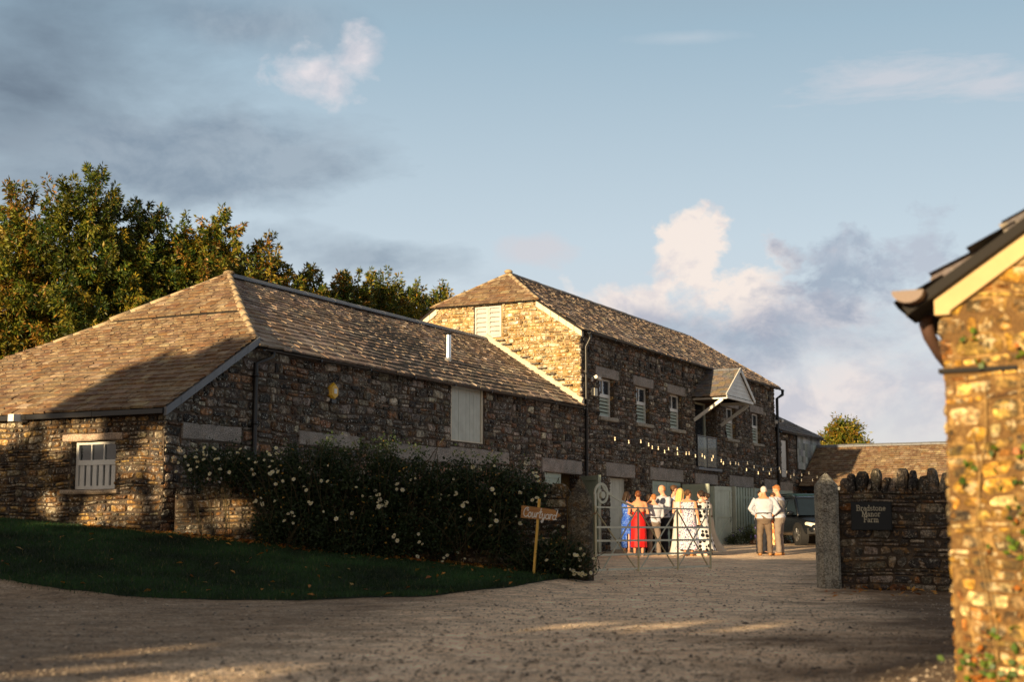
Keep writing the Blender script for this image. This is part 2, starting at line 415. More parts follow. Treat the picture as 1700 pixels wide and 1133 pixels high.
def ridge_caps(mb, p, q, rnd, w=.13, h=.05, seg=.45, col=(.2, .2, .2), mi=0, lump=.006):
    p, q = Vector(p), Vector(q); L = (q-p).length; n = max(1, int(L/seg)); t = (q-p)/L
    a = t.cross(Vector((0, 0, 1))).normalized(); up = a.cross(t)
    for i in range(n):
        s0, s1 = L*i/n+.004, L*(i+1)/n-.004; dz = rnd.uniform(-lump, lump)
        rr = []
        for s in (s0, s1):
            c = p+t*s+up*dz
            rr.append([c-a*w-up*.07, c-a*w*.95-up*.035, c-a*w*.45+up*h*.6, c+up*h, c+a*w*.45+up*h*.6, c+a*w*.95-up*.035, c+a*w-up*.07])
        mb.rings(rr, col, mi)
# ================================================================ the barns
rnd = random.Random(7)

def planks(mb, T, a, b, c, e, w0, n, th=.03, col=(.5, .5, .5), gap=.006):
    """vertical boards between u=a..b, z=c..e, front face at depth w0"""
    for i in range(n):
        p = a+(b-a)*i/n+gap/2; q = a+(b-a)*(i+1)/n-gap/2
        mb.box(p, q, c, e, w0-th, w0+rnd.uniform(-.002, .002), col, T=lambda x, y, z: T(x, y, z))
def tb(mb, T, a, b, c, e, w0, w1, col=(.5, .5, .5), mi=0):
    mb.box(a, b, c, e, w0, w1, col, mi, T=lambda x, y, z: T(x, y, z))

def plank_door(parent, T, a, b, c, e, w, mat, n=6, frame=True, brace=None, handle=None, label=None, mid=True):
    """boarded door leaf: boards, and a framed-and-ledged face when asked"""
    m = MB(); planks(m, T, a, b, c, e, w, n)
    m.box(a, b, c, e, w-.05, w-.032, T=lambda x, y, z: T(x, y, z))
    if frame:
        f = .11; g = .028
        tb(m, T, a, a+f, c, e, w+.002, w+g); tb(m, T, b-f, b, c, e, w+.002, w+g)
        tb(m, T, a+f, b-f, e-f*1.2, e, w+.002, w+g-.002); tb(m, T, a+f, b-f, c, c+f*1.3, w+.002, w+g-.002)
        if mid: tb(m, T, a+f, b-f, c+(e-c)*.47, c+(e-c)*.47+f, w+.002, w+g-.002)
    if brace:
        p = T(a+.11, c+.12, w+.014); q = T(b-.11, c+(e-c)*.47, w+.014)
        nn = Vector(T(a, c, 1))-Vector(T(a, c, 0)); m.bar(p, q, .10, .024, up=nn)
    d = m.build('door', mat, parent)
    if label: d['label'] = label
    if handle:
        h = MB(); u, z = handle
        h.tube([T(u, z, w+.03), T(u, z, w+.07), T(u, z+.14, w+.07), T(u, z+.14, w+.03)], .009, 6)
        h.build('handle', M['black'], d)
    return d

def louvre_window(parent, T, a, b, c, e, w):
    """two small panes over a bank of sloping louvres"""
    m = MB(); f = .055; zs = c+(e-c)*.56
    tb(m, T, a, a+f, c, e, w-.06, w); tb(m, T, b-f, b, c, e, w-.06, w)
    tb(m, T, a+f, b-f, e-f, e, w-.06, w-.002); tb(m, T, a+f, b-f, c, c+f, w-.06, w-.002); tb(m, T, a+f, b-f, zs-.05, zs+.05, w-.06, w-.002)
    mid = (a+b)/2; tb(m, T, mid-.018, mid+.018, zs+.05, e-f, w-.05, w-.006)
    win = m.build('window', M['white'], parent)
    for p, q in ((a+f, mid-.018), (mid+.018, b-f)):
        g = MB(); tb(g, T, p, q, zs+.05, e-f, w-.04, w-.032); g.build('pane', M['glass'], win)
    l = MB(); n = 5; z0 = c+f; dz = (zs-.05-z0)/n
    for i in range(n):
        z = z0+dz*i
        A, B = T(a+f, z+.012, w-.005), T(b-f, z+.012, w-.005); C_, D_ = T(b-f, z+dz*.9, w-.075), T(a+f, z+dz*.9, w-.075)
        A2, B2 = T(a+f, z+.0, w-.018), T(b-f, z+.0, w-.018); C2, D2 = T(b-f, z+dz*.8, w-.085), T(a+f, z+dz*.8, w-.085)
        l.add([A, B, C_, D_, A2, B2, C2, D2], [(0, 1, 2, 3), (4, 7, 6, 5), (0, 4, 5, 1), (3, 2, 6, 7)])
    l.build('louvre', M['sage_light'], win)
    k = MB(); tb(k, T, a, b, c, e, w-.14, w-.12); k.build('back_panel', M['darkroom'], win)
    return win

def gutter(mb, x0, x1, y, z, r=.055):
    n = 8
    for seg in range(int((x1-x0)/1.8)+1):
        a = x0+seg*1.8; b = min(a+1.8, x1)
        if b-a < .05: continue
        ra = []
        for x in (a, b):
            ra.append([(x, y+r*math.cos(math.pi+math.pi*i/n), z+r*math.sin(math.pi+math.pi*i/n)) for i in range(n+1)] +
                      [(x, y+(r-.008)*math.cos(math.pi+math.pi*i/n), z+(r-.008)*math.sin(math.pi+math.pi*i/n)) for i in reversed(range(n+1))])
        mb.rings(ra)
        mb.box(b-.02, b+.02, y-r-.006, y+r+.006, z-r-.008, z-.01)

# ---------------------------------------------------------------- TALL BARN
tall = barn_empty('stone_barn', 0, 0, 0, 'tall two storey rubble stone barn with sunlit half hipped gable and white louvred hatch', 'barn')
TF = lambda u, z, w: (u, -w, z)             # front walls (y = 0)
TG = lambda u, z, w: (-w, u, z)             # end walls facing -x
WIN = [1.3, 4.1, 6.95, 12.5, 15.5]
UPDOOR = (9.3, 11.42, 3.16, 5.5, .5)
holesF = [(a, a+1.08, 4.32, 5.45, .2) for a in WIN]+[UPDOOR, (2.0, 3.62, .2, 2.6, .26), (5.35, 7.92, .2, 2.6, .1), (9.4, 11.25, .2, 2.6, .4), (12.95, 15.25, .2, 2.6, .3), (17.0, 18.2, .2, 2.6, .3)]
lintF = [(a-.28, a+1.36, 5.45, 5.74) for a in WIN]
lintG = [(1.7, 3.87, 2.6, 3.0), (5.1, 8.0, 2.6, 3.0), (9.16, 11.38, 2.6, 2.96), (12.7, 15.45, 2.6, 3.0), (16.82, 18.45, 2.6, 3.0)]
silF = [(a-.1, a+1.2, 4.2, 4.32) for a in WIN]
allh = [h[:4] for h in holesF]+lintF+lintG+silF
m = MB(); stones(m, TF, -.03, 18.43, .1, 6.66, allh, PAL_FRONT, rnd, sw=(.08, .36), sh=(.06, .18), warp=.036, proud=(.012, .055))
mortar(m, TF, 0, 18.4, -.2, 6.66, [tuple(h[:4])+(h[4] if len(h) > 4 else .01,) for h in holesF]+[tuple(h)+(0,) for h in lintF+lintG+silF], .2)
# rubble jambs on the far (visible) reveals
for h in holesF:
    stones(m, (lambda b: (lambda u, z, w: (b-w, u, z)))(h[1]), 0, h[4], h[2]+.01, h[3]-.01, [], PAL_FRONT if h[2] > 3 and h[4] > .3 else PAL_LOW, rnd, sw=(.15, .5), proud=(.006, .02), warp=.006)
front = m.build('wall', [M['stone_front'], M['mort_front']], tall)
front['label'] = 'long shaded front wall of dark brown rubble stone'
for L in lintF+lintG:
    b = MB(); block(b, TF, L[0], L[1], L[2], L[3], .035, .3, rnd, col=(.25, .22, .195)); b.build('lintel', M['granite'], tall)
for a in WIN:
    w = louvre_window(tall, TF, a, a+1.08, 4.32, 5.45, -.13)
    b = MB(); block(b, TF, a-.1, a+1.2, 4.2, 4.315, .10, .25, rnd, col=(.3, .27, .22)); b.build('sill', M['granite'], w)
b = MB()
for x in np.arange(.5, 18.2, .95):           # putlog holes under the eave
    if rnd.random() < .8: b = MB(); tb(b, TF, x, x+.10, 6.1+rnd.uniform(-.04, .04), 6.24, .0, .042, (.02, .018, .016)); b.build('putlog_hole', M['darkroom'], tall)
# gable
RZ = lambda y: 6.68+.66*(y+.12)
m = MB(); gh = (2.50, 3.42, 6.60, 7.56, .14)
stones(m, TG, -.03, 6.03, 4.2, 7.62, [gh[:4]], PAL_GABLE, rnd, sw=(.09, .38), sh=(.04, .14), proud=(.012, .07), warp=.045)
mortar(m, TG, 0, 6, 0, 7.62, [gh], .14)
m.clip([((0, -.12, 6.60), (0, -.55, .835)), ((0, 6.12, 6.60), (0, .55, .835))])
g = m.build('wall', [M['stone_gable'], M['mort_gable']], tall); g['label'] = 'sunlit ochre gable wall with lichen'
hw = MB()
for i in range(2):
    p = 2.52+.44*i; 
    tb(hw, TG, p, p+.05, 6.62, 7.54, -.08, -.02); tb(hw, TG, p+.38, p+.43, 6.62, 7.54, -.08, -.02)
    tb(hw, TG, p+.05, p+.38, 7.49, 7.54, -.08, -.022); tb(hw, TG, p+.05, p+.38, 6.62, 6.67, -.08, -.022)
hatch = hw.build('window', M['hatch_white'], tall); hatch['label'] = 'pair of white louvred shutters high in the gable'
for i in range(2):
    l = MB(); p = 2.57+.44*i
    for k in range(6):
        z = 6.67+.137*k
        l.add([TG(p, z+.01, -.022), TG(p+.33, z+.01, -.022), TG(p+.33, z+.132, -.075), TG(p, z+.132, -.075), TG(p, z-.004, -.05), TG(p+.33, z-.004, -.05)], [(0, 1, 2, 3), (4, 5, 1, 0)])
    l.build('louvre', M['hatch_white'], hatch)
# barge strips, mortar fillet, slate ledges
for (y0, y1) in ((-.08, 1.36), (6.08, 4.64)):
    b = MB(); n = 6
    zz = (lambda y: RZ(y)) if y0 < 3 else (lambda y: RZ(6-y))
    for i in range(n):
        a, c = y0+(y1-y0)*i/n, y0+(y1-y0)*(i+1)/n
        k = rnd.uniform(-.008, .008); g_ = .006*(1 if c > a else -1)
        vs = [(-.07+k, a+g_, zz(a)-.24), (-.07+k, c-g_, zz(c)-.24), (-.07+k, c-g_, zz(c)-.075), (-.07+k, a+g_, zz(a)-.075)]
        vs += [(.06, v[1], v[2]) for v in vs]
        b.add(vs, [(0, 1, 2, 3), (4, 7, 6, 5), (0, 4, 5, 1), (3, 2, 6, 7), (0, 3, 7, 4), (1, 5, 6, 2)])
    b.build('bargeboard', M['cream'], tall)
LZ = lambda y: 4.52+.654*(y+.12)
b = MB(); pts = [(y, LZ(y)+.03) for y in np.linspace(-.1, 2.98, 12)]
for (a, za), (c, zc) in zip(pts, pts[1:]):
    j = rnd.uniform(-.01, .01)
    vs = [(-.16, a, za), (-.16, c, zc), (-.045, c, zc+.15+j), (-.045, a, za+.15+j), (.03, a, za), (.03, c, zc), (.03, c, zc+.16+j), (.03, a, za+.16+j)]
    b.add(vs, [(0, 1, 2, 3), (3, 2, 6, 7), (0, 3, 7, 4), (1, 5, 6, 2)])
b.build('mortar_fillet', M['cream'], tall)
for i, y in enumerate((2.50, 2.30, 2.0, 1.68, 1.37, 1.15, .88, .62, .36)):
    b = MB(); z = LZ(y)+.27
    b.box(-.15, .02, y-.14, y+.14, z, z+.028, (.1, .09, .08), T=lambda X, Y, Z: (X, Y, Z-(-.0-X)*.12))
    b.build('slate_ledge', M['slate_new'], tall)
# roof
m = MB(); rr = random.Random(3); cp = math.cos(math.atan(.66))
fr = [(-.1, 0), (18.72, 0), (17.0, 3.12/cp), (1.43, 3.12/cp), (-.1, 1.42/cp)]
slates(m, (0, -.14, 6.67), (1, 0, 0), (0, 1, .66), fr, PAL_SLATE, rr, expo=(.24, .14), wid=(.16, .38), sag=.03)
slates(m, (0, 6.14, 6.67), (1, 0, 0), (0, -1, .66), fr, PAL_SLATE, rr, expo=(.4, .3), wid=(.5, .8))
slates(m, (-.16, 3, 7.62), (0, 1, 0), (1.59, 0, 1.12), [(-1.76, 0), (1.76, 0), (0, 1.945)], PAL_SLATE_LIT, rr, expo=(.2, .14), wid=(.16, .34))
slates(m, (18.78, 3, 6.67), (0, 1, 0), (-1.78, 0, 2.07), [(-3.14, 0), (3.14, 0), (0, 2.73)], PAL_SLATE, rr)
roof = m.build('roof', [M['slate'], M['darkroom']], tall)
c = MB(); ridge_caps(c, (1.40, 3, 8.75), (17.0, 3, 8.72), rr, .13, .045, .5, (.2, .18, .16)); c.build('ridge', M['slate'], roof)
c = MB(); ridge_caps(c, (-.14, 1.27, 7.64), (1.43, 3, 8.77), rr, .07, .03, .3); c.ell((1.40, 3, 8.80), .13, .13, .07); c.build('hip_cement', M['cement'], roof, smooth=True)
for p_, q_ in (((-.14, 4.73, 7.64), (1.43, 3, 8.77)), ((18.76, -.12, 6.70), (17.0, 3, 8.75)), ((18.76, 6.12, 6.70), (17.0, 3, 8.75))):
    c = MB(); ridge_caps(c, p_, q_, rr, .07, .03, .35); c.build('hip_cement', M['cement'], roof, smooth=True)
b = MB()
b.box(-.05, 18.5, 5.98, 6.02, 0, 6.6); b.box(18.38, 18.41, .02, 6, -.1, 6.62); b.build('rear_wall', M['mort_front'], tall)
b = MB(); gutter(b, .15, 18.9, -.215, 6.60, .05); b.build('gutter', M['black'], tall)
b = MB()
b.tube([(.22, -.21, 6.56), (.22, -.21, 6.42), (.22, -.08, 6.2), (.22, -.08, 2.0), (.22, -.08, .55)], .045, 10)
for z in (5.4, 4.2, 3.0): b.tube([(.22, -.08, z), (.22, -.08, z+.06)], .058, 10)
b.build('downpipe', M['black'], tall, smooth=True)
b = MB()
b.tube([(18.86, -.215, 6.56), (18.86, -.215, 6.40), (18.5, -.09, 6.22), (18.5, -.09, 3.5), (18.5, -.09, .6)], .06, 10)
for z in (5.4, 4.2, 3.0): b.tube([(18.5, -.09, z), (18.5, -.09, z+.07)], .075, 10)
b.build('downpipe', M['black'], tall, smooth=True)
# loading door, sill, balustrade
d = plank_door(tall, TF, 9.34, 10.02, 3.2, 5.44, -.40, M['sage_light'], 4, frame=False)
d['label'] = 'pale green boarded leaf of the loading door'
g = MB(); tb(g, TF, 10.06, 10.10, 3.2, 5.46, -.46, -.38); tb(g, TF, 11.34, 11.40, 3.2, 5.46, -.46, -.38); tb(g, TF, 10.1, 11.34, 5.40, 5.46, -.46, -.382); fr_ = g.build('door_frame', M['sage_light'], tall)
g = MB(); tb(g, TF, 10.1, 11.34, 3.2, 5.40, -.44, -.43); g.build('pane', M['glass'], fr_)
g = MB(); block(g, TF, 9.2, 11.6, 3.06, 3.16, .14, .4, rnd, (.03, .03, .03)); g.build('sill', M['lead'], tall)
g = MB(); tb(g, TF, 9.36, 11.36, 4.22, 4.25, .02, .05); 
for u in (9.38, 10.36, 11.33): tb(g, TF, u, u+.03, 3.16, 4.22, .02, .05)
bal = g.build('balustrade', M['black'], tall)
gm, nt, pb, out = newmat('clear_pane'); pb.inputs['Base Color'].default_value = (.5, .6, .6, 1); pb.inputs['Roughness'].default_value = .05; pb.inputs['Alpha'].default_value = .22
M['clear'] = gm
g = MB(); tb(g, TF, 9.41, 11.33, 3.2, 4.2, .032, .040); g.build('pane', M['clear'], bal)
# canopy
can = tag(bpy.data.objects.new('canopy', None)); COL.objects.link(can); can.parent = tall; can.location = (10.5, 0, 5.5)
can['label'] = 'slated gabled canopy on timber brackets over the loading door'
def CT(x, y, z): return (x-10.5, y, z-5.5)
m = MB(); cr = random.Random(11); hw_ = 1.42; run = 1.25; rz = 6.52; ez = 5.52; sl = (rz-ez)/(hw_+.1)
for sgn in (-1, 1):
    tmp = MB(); Ls = math.hypot(hw_+.1, rz-ez)
    slates(tmp, (10.5+sgn*(hw_+.12), 0, ez), (0, -1, 0), (-sgn, 0, sl), [(-.05, 0), (run, 0), (run, Ls), (-.05, Ls)], PAL_SLATE_DARK if sgn > 0 else [(.12, .12, .13, 4), (.17, .15, .14, 3), (.22, .17, .12, 2)], cr, expo=(.17, .14), wid=(.16, .28), tk=.010)
    m.merge(tmp, CT)
m.build('canopy_roof', [M['slate_new'], M['darkroom']], can)
m = MB(); ridge_caps(m, CT(10.5, .0, rz+.02), CT(10.5, -run-.02, rz+.02), cr, .08, .03, .4); m.build('canopy_ridge', M['lead'], can)
m = MB()
for i in range(7):
    z = ez+.02+i*.13; hwid = hw_*(1-(z-ez)/(rz-ez))
    if hwid > .05:
        h2 = max(.02, hw_*(1-(z+.125-ez)/(rz-ez)))
        y = -run+.07
        vs = [CT(10.5-hwid, y-.012, z), CT(10.5+hwid, y-.012, z), CT(10.5+h2, y, z+.128), CT(10.5-h2, y, z+.128)]
        vs2 = [(v[0], v[1]+.02, v[2]) for v in vs]
        m.add(vs+vs2, [(0, 1, 2, 3), (4, 7, 6, 5), (0, 4, 5, 1), (1, 5, 6, 2), (2, 6, 7, 3), (3, 7, 4, 0)])
m.build('canopy_gable', M['white'], can)
for sgn in (-1, 1):
    m = MB(); m.bar(CT(10.5+sgn*(hw_+.12), -run+.01, ez-.02), CT(10.5, -run+.01, rz+.0), .03, .13, up=(0, 0, 1)); m.build('bargeboard', M['white'], can)
    m = MB(); m.bar(CT(10.5+sgn*(hw_-.04), .0, ez-.06), CT(10.5+sgn*(hw_-.04), -run+.04, ez-.06), .09, .11); m.build('beam', M['white'], can)
    m = MB(); m.bar(CT(10.5+sgn*(hw_-.04), -.02, 4.72), CT(10.5+sgn*(hw_-.04), -run+.2, ez-.12), .08, .10); m.build('bracket', M['white'], can)
m = MB(); m.bar(CT(10.5-hw_, -run+.05, ez-.055), CT(10.5+hw_, -run+.05, ez-.055), .05, .09); m.build('tie_beam', M['white'], can)
# ground floor doors
plank_door(tall, TF, 2.02, 3.6, .42, 2.58, -.22, M['cream_door'] if 'cream_door' in M else M['white'], 9, frame=False, label='pale cream boarded stable door under granite lintel', handle=(3.3, 1.3))
d2 = plank_door(tall, TF, 5.38, 6.63, .5, 2.58, -.06, M['sage'], 8, handle=None, label='sage green boarded double door')
plank_door(tall, TF, 6.66, 7.9, .5, 2.58, -.06, M['sage'], 8)
plank_door(tall, TF, 9.42, 11.2, .5, 2.58, -.36, M['sage'], 10, frame=False)
plank_door(tall, TF, 12.97, 15.2, .5, 2.58, -.26, M['sage'], 12, frame=False)
plank_door(tall, TF, 17.02, 18.2, .5, 2.58, -.26, M['sage'], 6, frame=False)
def leafT(p, q):
    p = Vector((*p, 0)); q = Vector((*q, 0)); L = (q-p).length; t = (q-p)/L; nrm = Vector((t.y, -t.x, 0))
    return (lambda u, z, w: tuple(Vector((p.x+t.x*u+nrm.x*w, p.y+t.y*u+nrm.y*w, z)))), L
T_, L_ = leafT((7.94, -.03), (7.5, -1.06))
T2 = T_
plank_door(tall, T2, 0, L_, .5, 2.53, 0, M['sage_light'], 6, brace=None, label='sage green framed door leaf standing open at right angles', mid=False)
T_, L_ = leafT((9.86, -.42), (11.05, -.62))
plank_door(tall, T_, 0, L_, .55, 2.53, 0, M['sage_light'], 5, brace=True, handle=(1.05, 1.35), label='pale green framed and braced door leaf swung open')
m = MB(); T_, L_ = leafT((9.8, -.02), (9.84, -.40)); planks(m, T_, 0, L_, .55, 2.53, 0, 4); m.build('door_cheek', M['sage'], tall)

# ---------------------------------------------------------------- LONG LOW BARN with its outshut
low = barn_empty('stone_barn', -17.19, 0, 0, 'long low stone barn with hipped slate roof sweeping down over a lean-to', 'barn')
OX = 17.19
def S(x): return x+OX
TFl = lambda u, z, w: (S(u), -w, z)
bd = (-7.3, -5.72, 3.13, 4.5, .12)
holesL = [bd, (-2.3, -.1, .1, 2.58, .3)]
lintL = [(-16.75, -15.13, 2.64, 2.93), (-13.31, -11.18, 2.72, 2.99), (-10.05, -7.38, 2.60, 2.94), (-5.92, -4.4, 2.68, 2.98), (-2.5, .0, 2.58, 2.95), (-7.38, -5.6, 2.62, 2.99)]
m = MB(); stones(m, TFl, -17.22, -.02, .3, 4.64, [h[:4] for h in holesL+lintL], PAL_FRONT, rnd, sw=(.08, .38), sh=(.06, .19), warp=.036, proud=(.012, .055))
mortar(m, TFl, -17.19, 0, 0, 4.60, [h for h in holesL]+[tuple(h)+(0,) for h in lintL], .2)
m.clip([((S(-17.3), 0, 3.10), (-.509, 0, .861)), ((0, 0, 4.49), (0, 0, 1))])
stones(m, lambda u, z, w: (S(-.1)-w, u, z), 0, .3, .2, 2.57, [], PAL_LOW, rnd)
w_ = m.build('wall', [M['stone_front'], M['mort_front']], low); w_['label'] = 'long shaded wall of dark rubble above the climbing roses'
for L in lintL:
    b = MB(); block(b, TFl, L[0], L[1], L[2], L[3], .035, .3, rnd, col=(.25, .22, .195)); b.build('lintel', M['granite'], low)
TE = lambda u, z, w: (-w, u, z)
ew = (1.08, 2.12, 1.76, 2.62, .2)
m = MB(); el_ = (.92, 2.32, 2.62, 2.75); es = (.95, 2.28, 1.68, 1.76)
stones(m, TE, -.02, 6.3, .5, 3.16, [ew[:4], el_, es], PAL_LOW, rnd, sw=(.07, .30), sh=(.04, .14), proud=(.01, .06), warp=.04)
mortar(m, TE, 0, 6.3, -.1, 3.14, [ew, el_+(0,), es+(0,)], .2)
stones(m, lambda u, z, w: (u, 2.12-w, z), 0, .2, 1.77, 2.61, [], PAL_LOW, rnd, warp=.005, proud=(.005, .015))
w_ = m.build('wall', [M['stone_low'], M['mort_low']], low); w_['label'] = 'end wall of the lean-to, dappled with evening sun'
b = MB(); block(b, TE, el_[0], el_[1], el_[2], el_[3], .03, .25, rnd, col=(.33, .25, .19)); b.build('lintel', M['granite'], low)
# small window: three panes over slatted vent
m = MB(); a, b_, c, e = 1.1, 2.1, 1.77, 2.61; w = -.10; zs = c+(e-c)*.56
tb(m, TE, a, a+.06, c, e, w-.06, w); tb(m, TE, b_-.06, b_, c, e, w-.06, w); tb(m, TE, a+.06, b_-.06, e-.05, e, w-.06, w-.002)
tb(m, TE, a+.06, b_-.06, c, c+.06, w-.06, w-.002); tb(m, TE, a+.06, b_-.06, zs-.045, zs+.045, w-.06, w+.004)
for k in (1, 2): tb(m, TE, a+.06+(b_-a-.12)*k/3-.012, a+.06+(b_-a-.12)*k/3+.012, zs+.045, e-.05, w-.05, w-.006)
for k in range(6):
    p = a+.06+(b_-a-.12)*(k+.12)/6; tb(m, TE, p, p+.095, c+.06, zs-.045, w-.045, w-.01)
win = m.build('window', M['white'], low); win['label'] = 'small white window with three dark panes over a slatted vent'
for k in range(3):
    g = MB(); p0 = a+.06+(b_-a-.12)*k/3+.012; p1 = a+.06+(b_-a-.12)*(k+1)/3-.012
    tb(g, TE, p0, p1, zs+.045, e-.05, w-.04, w-.032); g.build('pane', M['glass'], win)
g = MB(); tb(g, TE, a, b_, c, e, w-.095, w-.075); g.build('back_panel', M['darkroom'], win)
g = MB(); block(g, TE, es[0], es[1], es[2], es[3]-.003, .10, .3, rnd, col=(.33, .26, .19)); g.build('sill', M['granite'], win)
# roof
m = MB(); rr = random.Random(5); c2 = math.cos(math.atan(.654)); hs = .66; ch = math.cos(math.atan(hs))
fr = [(S(-14.86), 0), (S(-.02), 0), (S(-.02), 3.12/c2), (S(-11.83), 3.12/c2)]
slates(m, (0, -.14, 4.51), (1, 0, 0), (0, 1, .654), fr, PAL_SLATE, rr, expo=(.23, .13), wid=(.16, .36), sag=.04)
slates(m, (0, 6.14, 4.51), (1, 0, 0), (0, -1, .654), fr, PAL_SLATE, rr, expo=(.4, .3), wid=(.5, .8))
xs, zs_ = -13.52, 5.43
run_ = (xs+11.83)*-1; top = math.hypot(run_, 6.56-zs_); yw = 3-(6.56-zs_)/.654
slates(m, (S(xs)-.04, 3, zs_+.035), (0, 1, 0), (run_, 0, 6.56-zs_), [(-(3-yw)-.05, -.05), ((3-yw)+.05, -.05), (0, top+.03)], PAL_SLATE_LIT, rr, expo=(.19, .14), wid=(.14, .32))
lr = (xs+17.32); lz = zs_-3.16; Lt = math.hypot(lr, lz); tc = (17.32-14.86)/lr*Lt
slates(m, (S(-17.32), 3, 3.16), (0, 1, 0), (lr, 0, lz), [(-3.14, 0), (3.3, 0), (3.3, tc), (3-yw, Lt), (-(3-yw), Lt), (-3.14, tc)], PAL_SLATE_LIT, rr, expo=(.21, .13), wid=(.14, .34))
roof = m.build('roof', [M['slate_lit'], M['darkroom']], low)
c = MB(); ridge_caps(c, (S(-11.85), 3, 6.585), (S(-.02), 3, 6.585), rr, .14, .05, .55, lump=.004); c.build('ridge', M['lead'], roof)
for sg in (-1, 1):
    c = MB(); ridge_caps(c, (S(-14.88), 3+sg*3.12, 4.60), (S(xs), 3+sg*(3-yw), zs_+.03), rr, .085, .035, .4)
    ridge_caps(c, (S(xs)-.05, 3+sg*(3-yw+.02), zs_+.055), (S(-11.83), 3, 6.61), rr, .085, .035, .4); c.ell((S(-11.83), 3, 6.62), .13, .13, .06); c.build('hip_cement', M['cement'], roof, smooth=True)
b = MB(); n = 7                                        # slate verge down the lean-to
for i in range(n):
    t0, t1 = i/n, (i+1)/n; X = lambda t: S(-17.34+(17.34-14.8)*t); Z = lambda t: 3.13+(lz/lr)*(17.34-14.8)*t
    k = rnd.uniform(-.004, .004)
    vs = [(X(t0)+.003, -.165+k, Z(t0)-.13), (X(t1)-.003, -.165+k, Z(t1)-.13), (X(t1)-.003, -.165+k, Z(t1)+.01), (X(t0)+.003, -.165+k, Z(t0)+.01)]
    vs += [(v[0], -.10, v[2]) for v in vs]
    b.add(vs, [(0, 1, 2, 3), (4, 7, 6, 5), (0, 4, 5, 1), (3, 2, 6, 7), (0, 3, 7, 4), (1, 5, 6, 2)])
b.build('verge_slates', M['lead'], low)
b = MB(); b.box(S(-14.8), S(0), 6.0, 6.04, 0, 4.5); b.box(S(-17.18), S(-14.8), 6.06, 6.1, 0, 3.1); b.build('rear_wall', M['mort_front'], low)
b = MB(); gutter(b, S(-14.7), S(-.1), -.20, 4.43, .045); b.build('gutter', M['black'], low)
b = MB()
for s0 in (-.1, 1.5, 3.1, 4.7): b.box(-.19, -.10, s0, s0+1.59, 3.035, 3.12)
b.build('gutter', M['black'], low)
b = MB(); b.tube([(S(-14.45), -.2, 4.40), (S(-14.45), -.2, 4.30), (S(-14.8), -.08, 4.16), (S(-14.8), -.08, 2.4), (S(-14.8), -.08, .7)], .05, 10)
for z in (3.9, 3.0, 2.0): b.tube([(S(-14.8), -.08, z), (S(-14.8), -.08, z+.06)], .065, 10)
b.build('downpipe', M['black'], low, smooth=True)
plank_door(low, TFl, bd[0]+.06, bd[1]-.08, bd[2], bd[3]-.02, -.03, M['white_door'] if 'white_door' in M else M['white'], 8, frame=False, label='tall off-white boarded hatch high in the wall')
g = MB(); tb(g, TFl, bd[0], bd[0]+.058, bd[2], bd[3], -.08, -.005); tb(g, TFl, bd[1]-.078, bd[1], bd[2], bd[3], -.08, -.005); tb(g, TFl, bd[0]+.058, bd[1]-.078, bd[2], bd[2]+.03, -.08, -.006); g.build('door_frame', M['cream'], low)
T_, L_ = leafT((S(-.06), -.05), (S(-.9), -.95)); T2 = T_
plank_door(low, T2, 0, L_, .46, 2.53, 0, M['sage'], 6, label='sage green framed door leaf open beside the gate')
plank_door(low, TFl, -2.28, -1.15, .4, 2.57, -.1, M['sage'], 7, frame=True, mid=False)
# flue
b = MB(); fx, fy = S(-5.7), 1.0; fz = LZ(1.0)
b.tube([(fx, fy, fz-.1), (fx, fy, fz+.62)], .075, 20); fl = b.build('flue', M['steel'], low, smooth=False)
b = MB(); b.tube([(fx, fy, fz-.02), (fx, fy, fz+.05)], [.12, .085], 20); b.build('flashing', M['lead'], fl)
b = MB(); b.tube([(fx, fy, fz+.64), (fx, fy, fz+.67), (fx, fy, fz+.70)], [.10, .115, .03], 20); b.build('cowl', M['black'], fl)
b = MB(); b.box(-.36, -.02, 3.2, 3.34, 3.0, 3.13); b.build('rafter_end', M['white'], low)

# ---------------------------------------------------------------- SMALL END BARN and COURTYARD BARN
end = barn_empty('stone_barn', 18.45, 0, 0, 'small lower barn end with slate hung wall beyond the tall barn', 'barn')
E0 = 18.45
TS = lambda u, z, w: (u-E0, -w, z)
hd = (19.2, 20.15, 3.15, 4.66, .2)
sh_ = (21.3, 24.75, 3.55, 4.9)
m = MB(); stones(m, TS, 18.5, 24.8, .3, 4.92, [hd[:4], (18.9, 20.6, 2.5, 2.95), sh_], PAL_FRONT, rnd, sh=(.09, .2))
mortar(m, TS, 18.42, 24.8, -.1, 4.92, [hd, (18.9, 20.6, 2.5, 2.95, 0)], .2); m.build('wall', [M['stone_front'], M['mort_front']], end)
b = MB(); block(b, TS, 18.9, 20.6, 2.5, 2.95, .035, .3, rnd); b.build('lintel', M['granite'], end)
plank_door(end, TS, hd[0]+.03, hd[1]-.03, hd[2]+.02, hd[3]-.02, -.08, M['white'], 5, frame=False, label='narrow cream boarded loft door')
b = MB(); z = 3.55
while z < 4.85:
    u = 21.3-rnd.random()*.2
    while u < 24.8:
        w = rnd.uniform(.26, .4); p, q = max(u, 21.3), min(u+w, 24.8)
        if q-p > .05: tb(b, TS, p+.004, q-.004, z, z+.29, .045+rnd.uniform(0, .006), .062+rnd.uniform(0, .008), pick([(.34, .36, .34, 3), (.26, .28, .27, 2), (.4, .4, .37, 1)], rnd))
        u += w
    z += .27
sw_ = b.build('slate_hanging', M['slate_new'], end)
m = MB(); rz2 = 6.75; s2 = (rz2-5.0)/3.15; cc = math.cos(math.atan(s2)); 
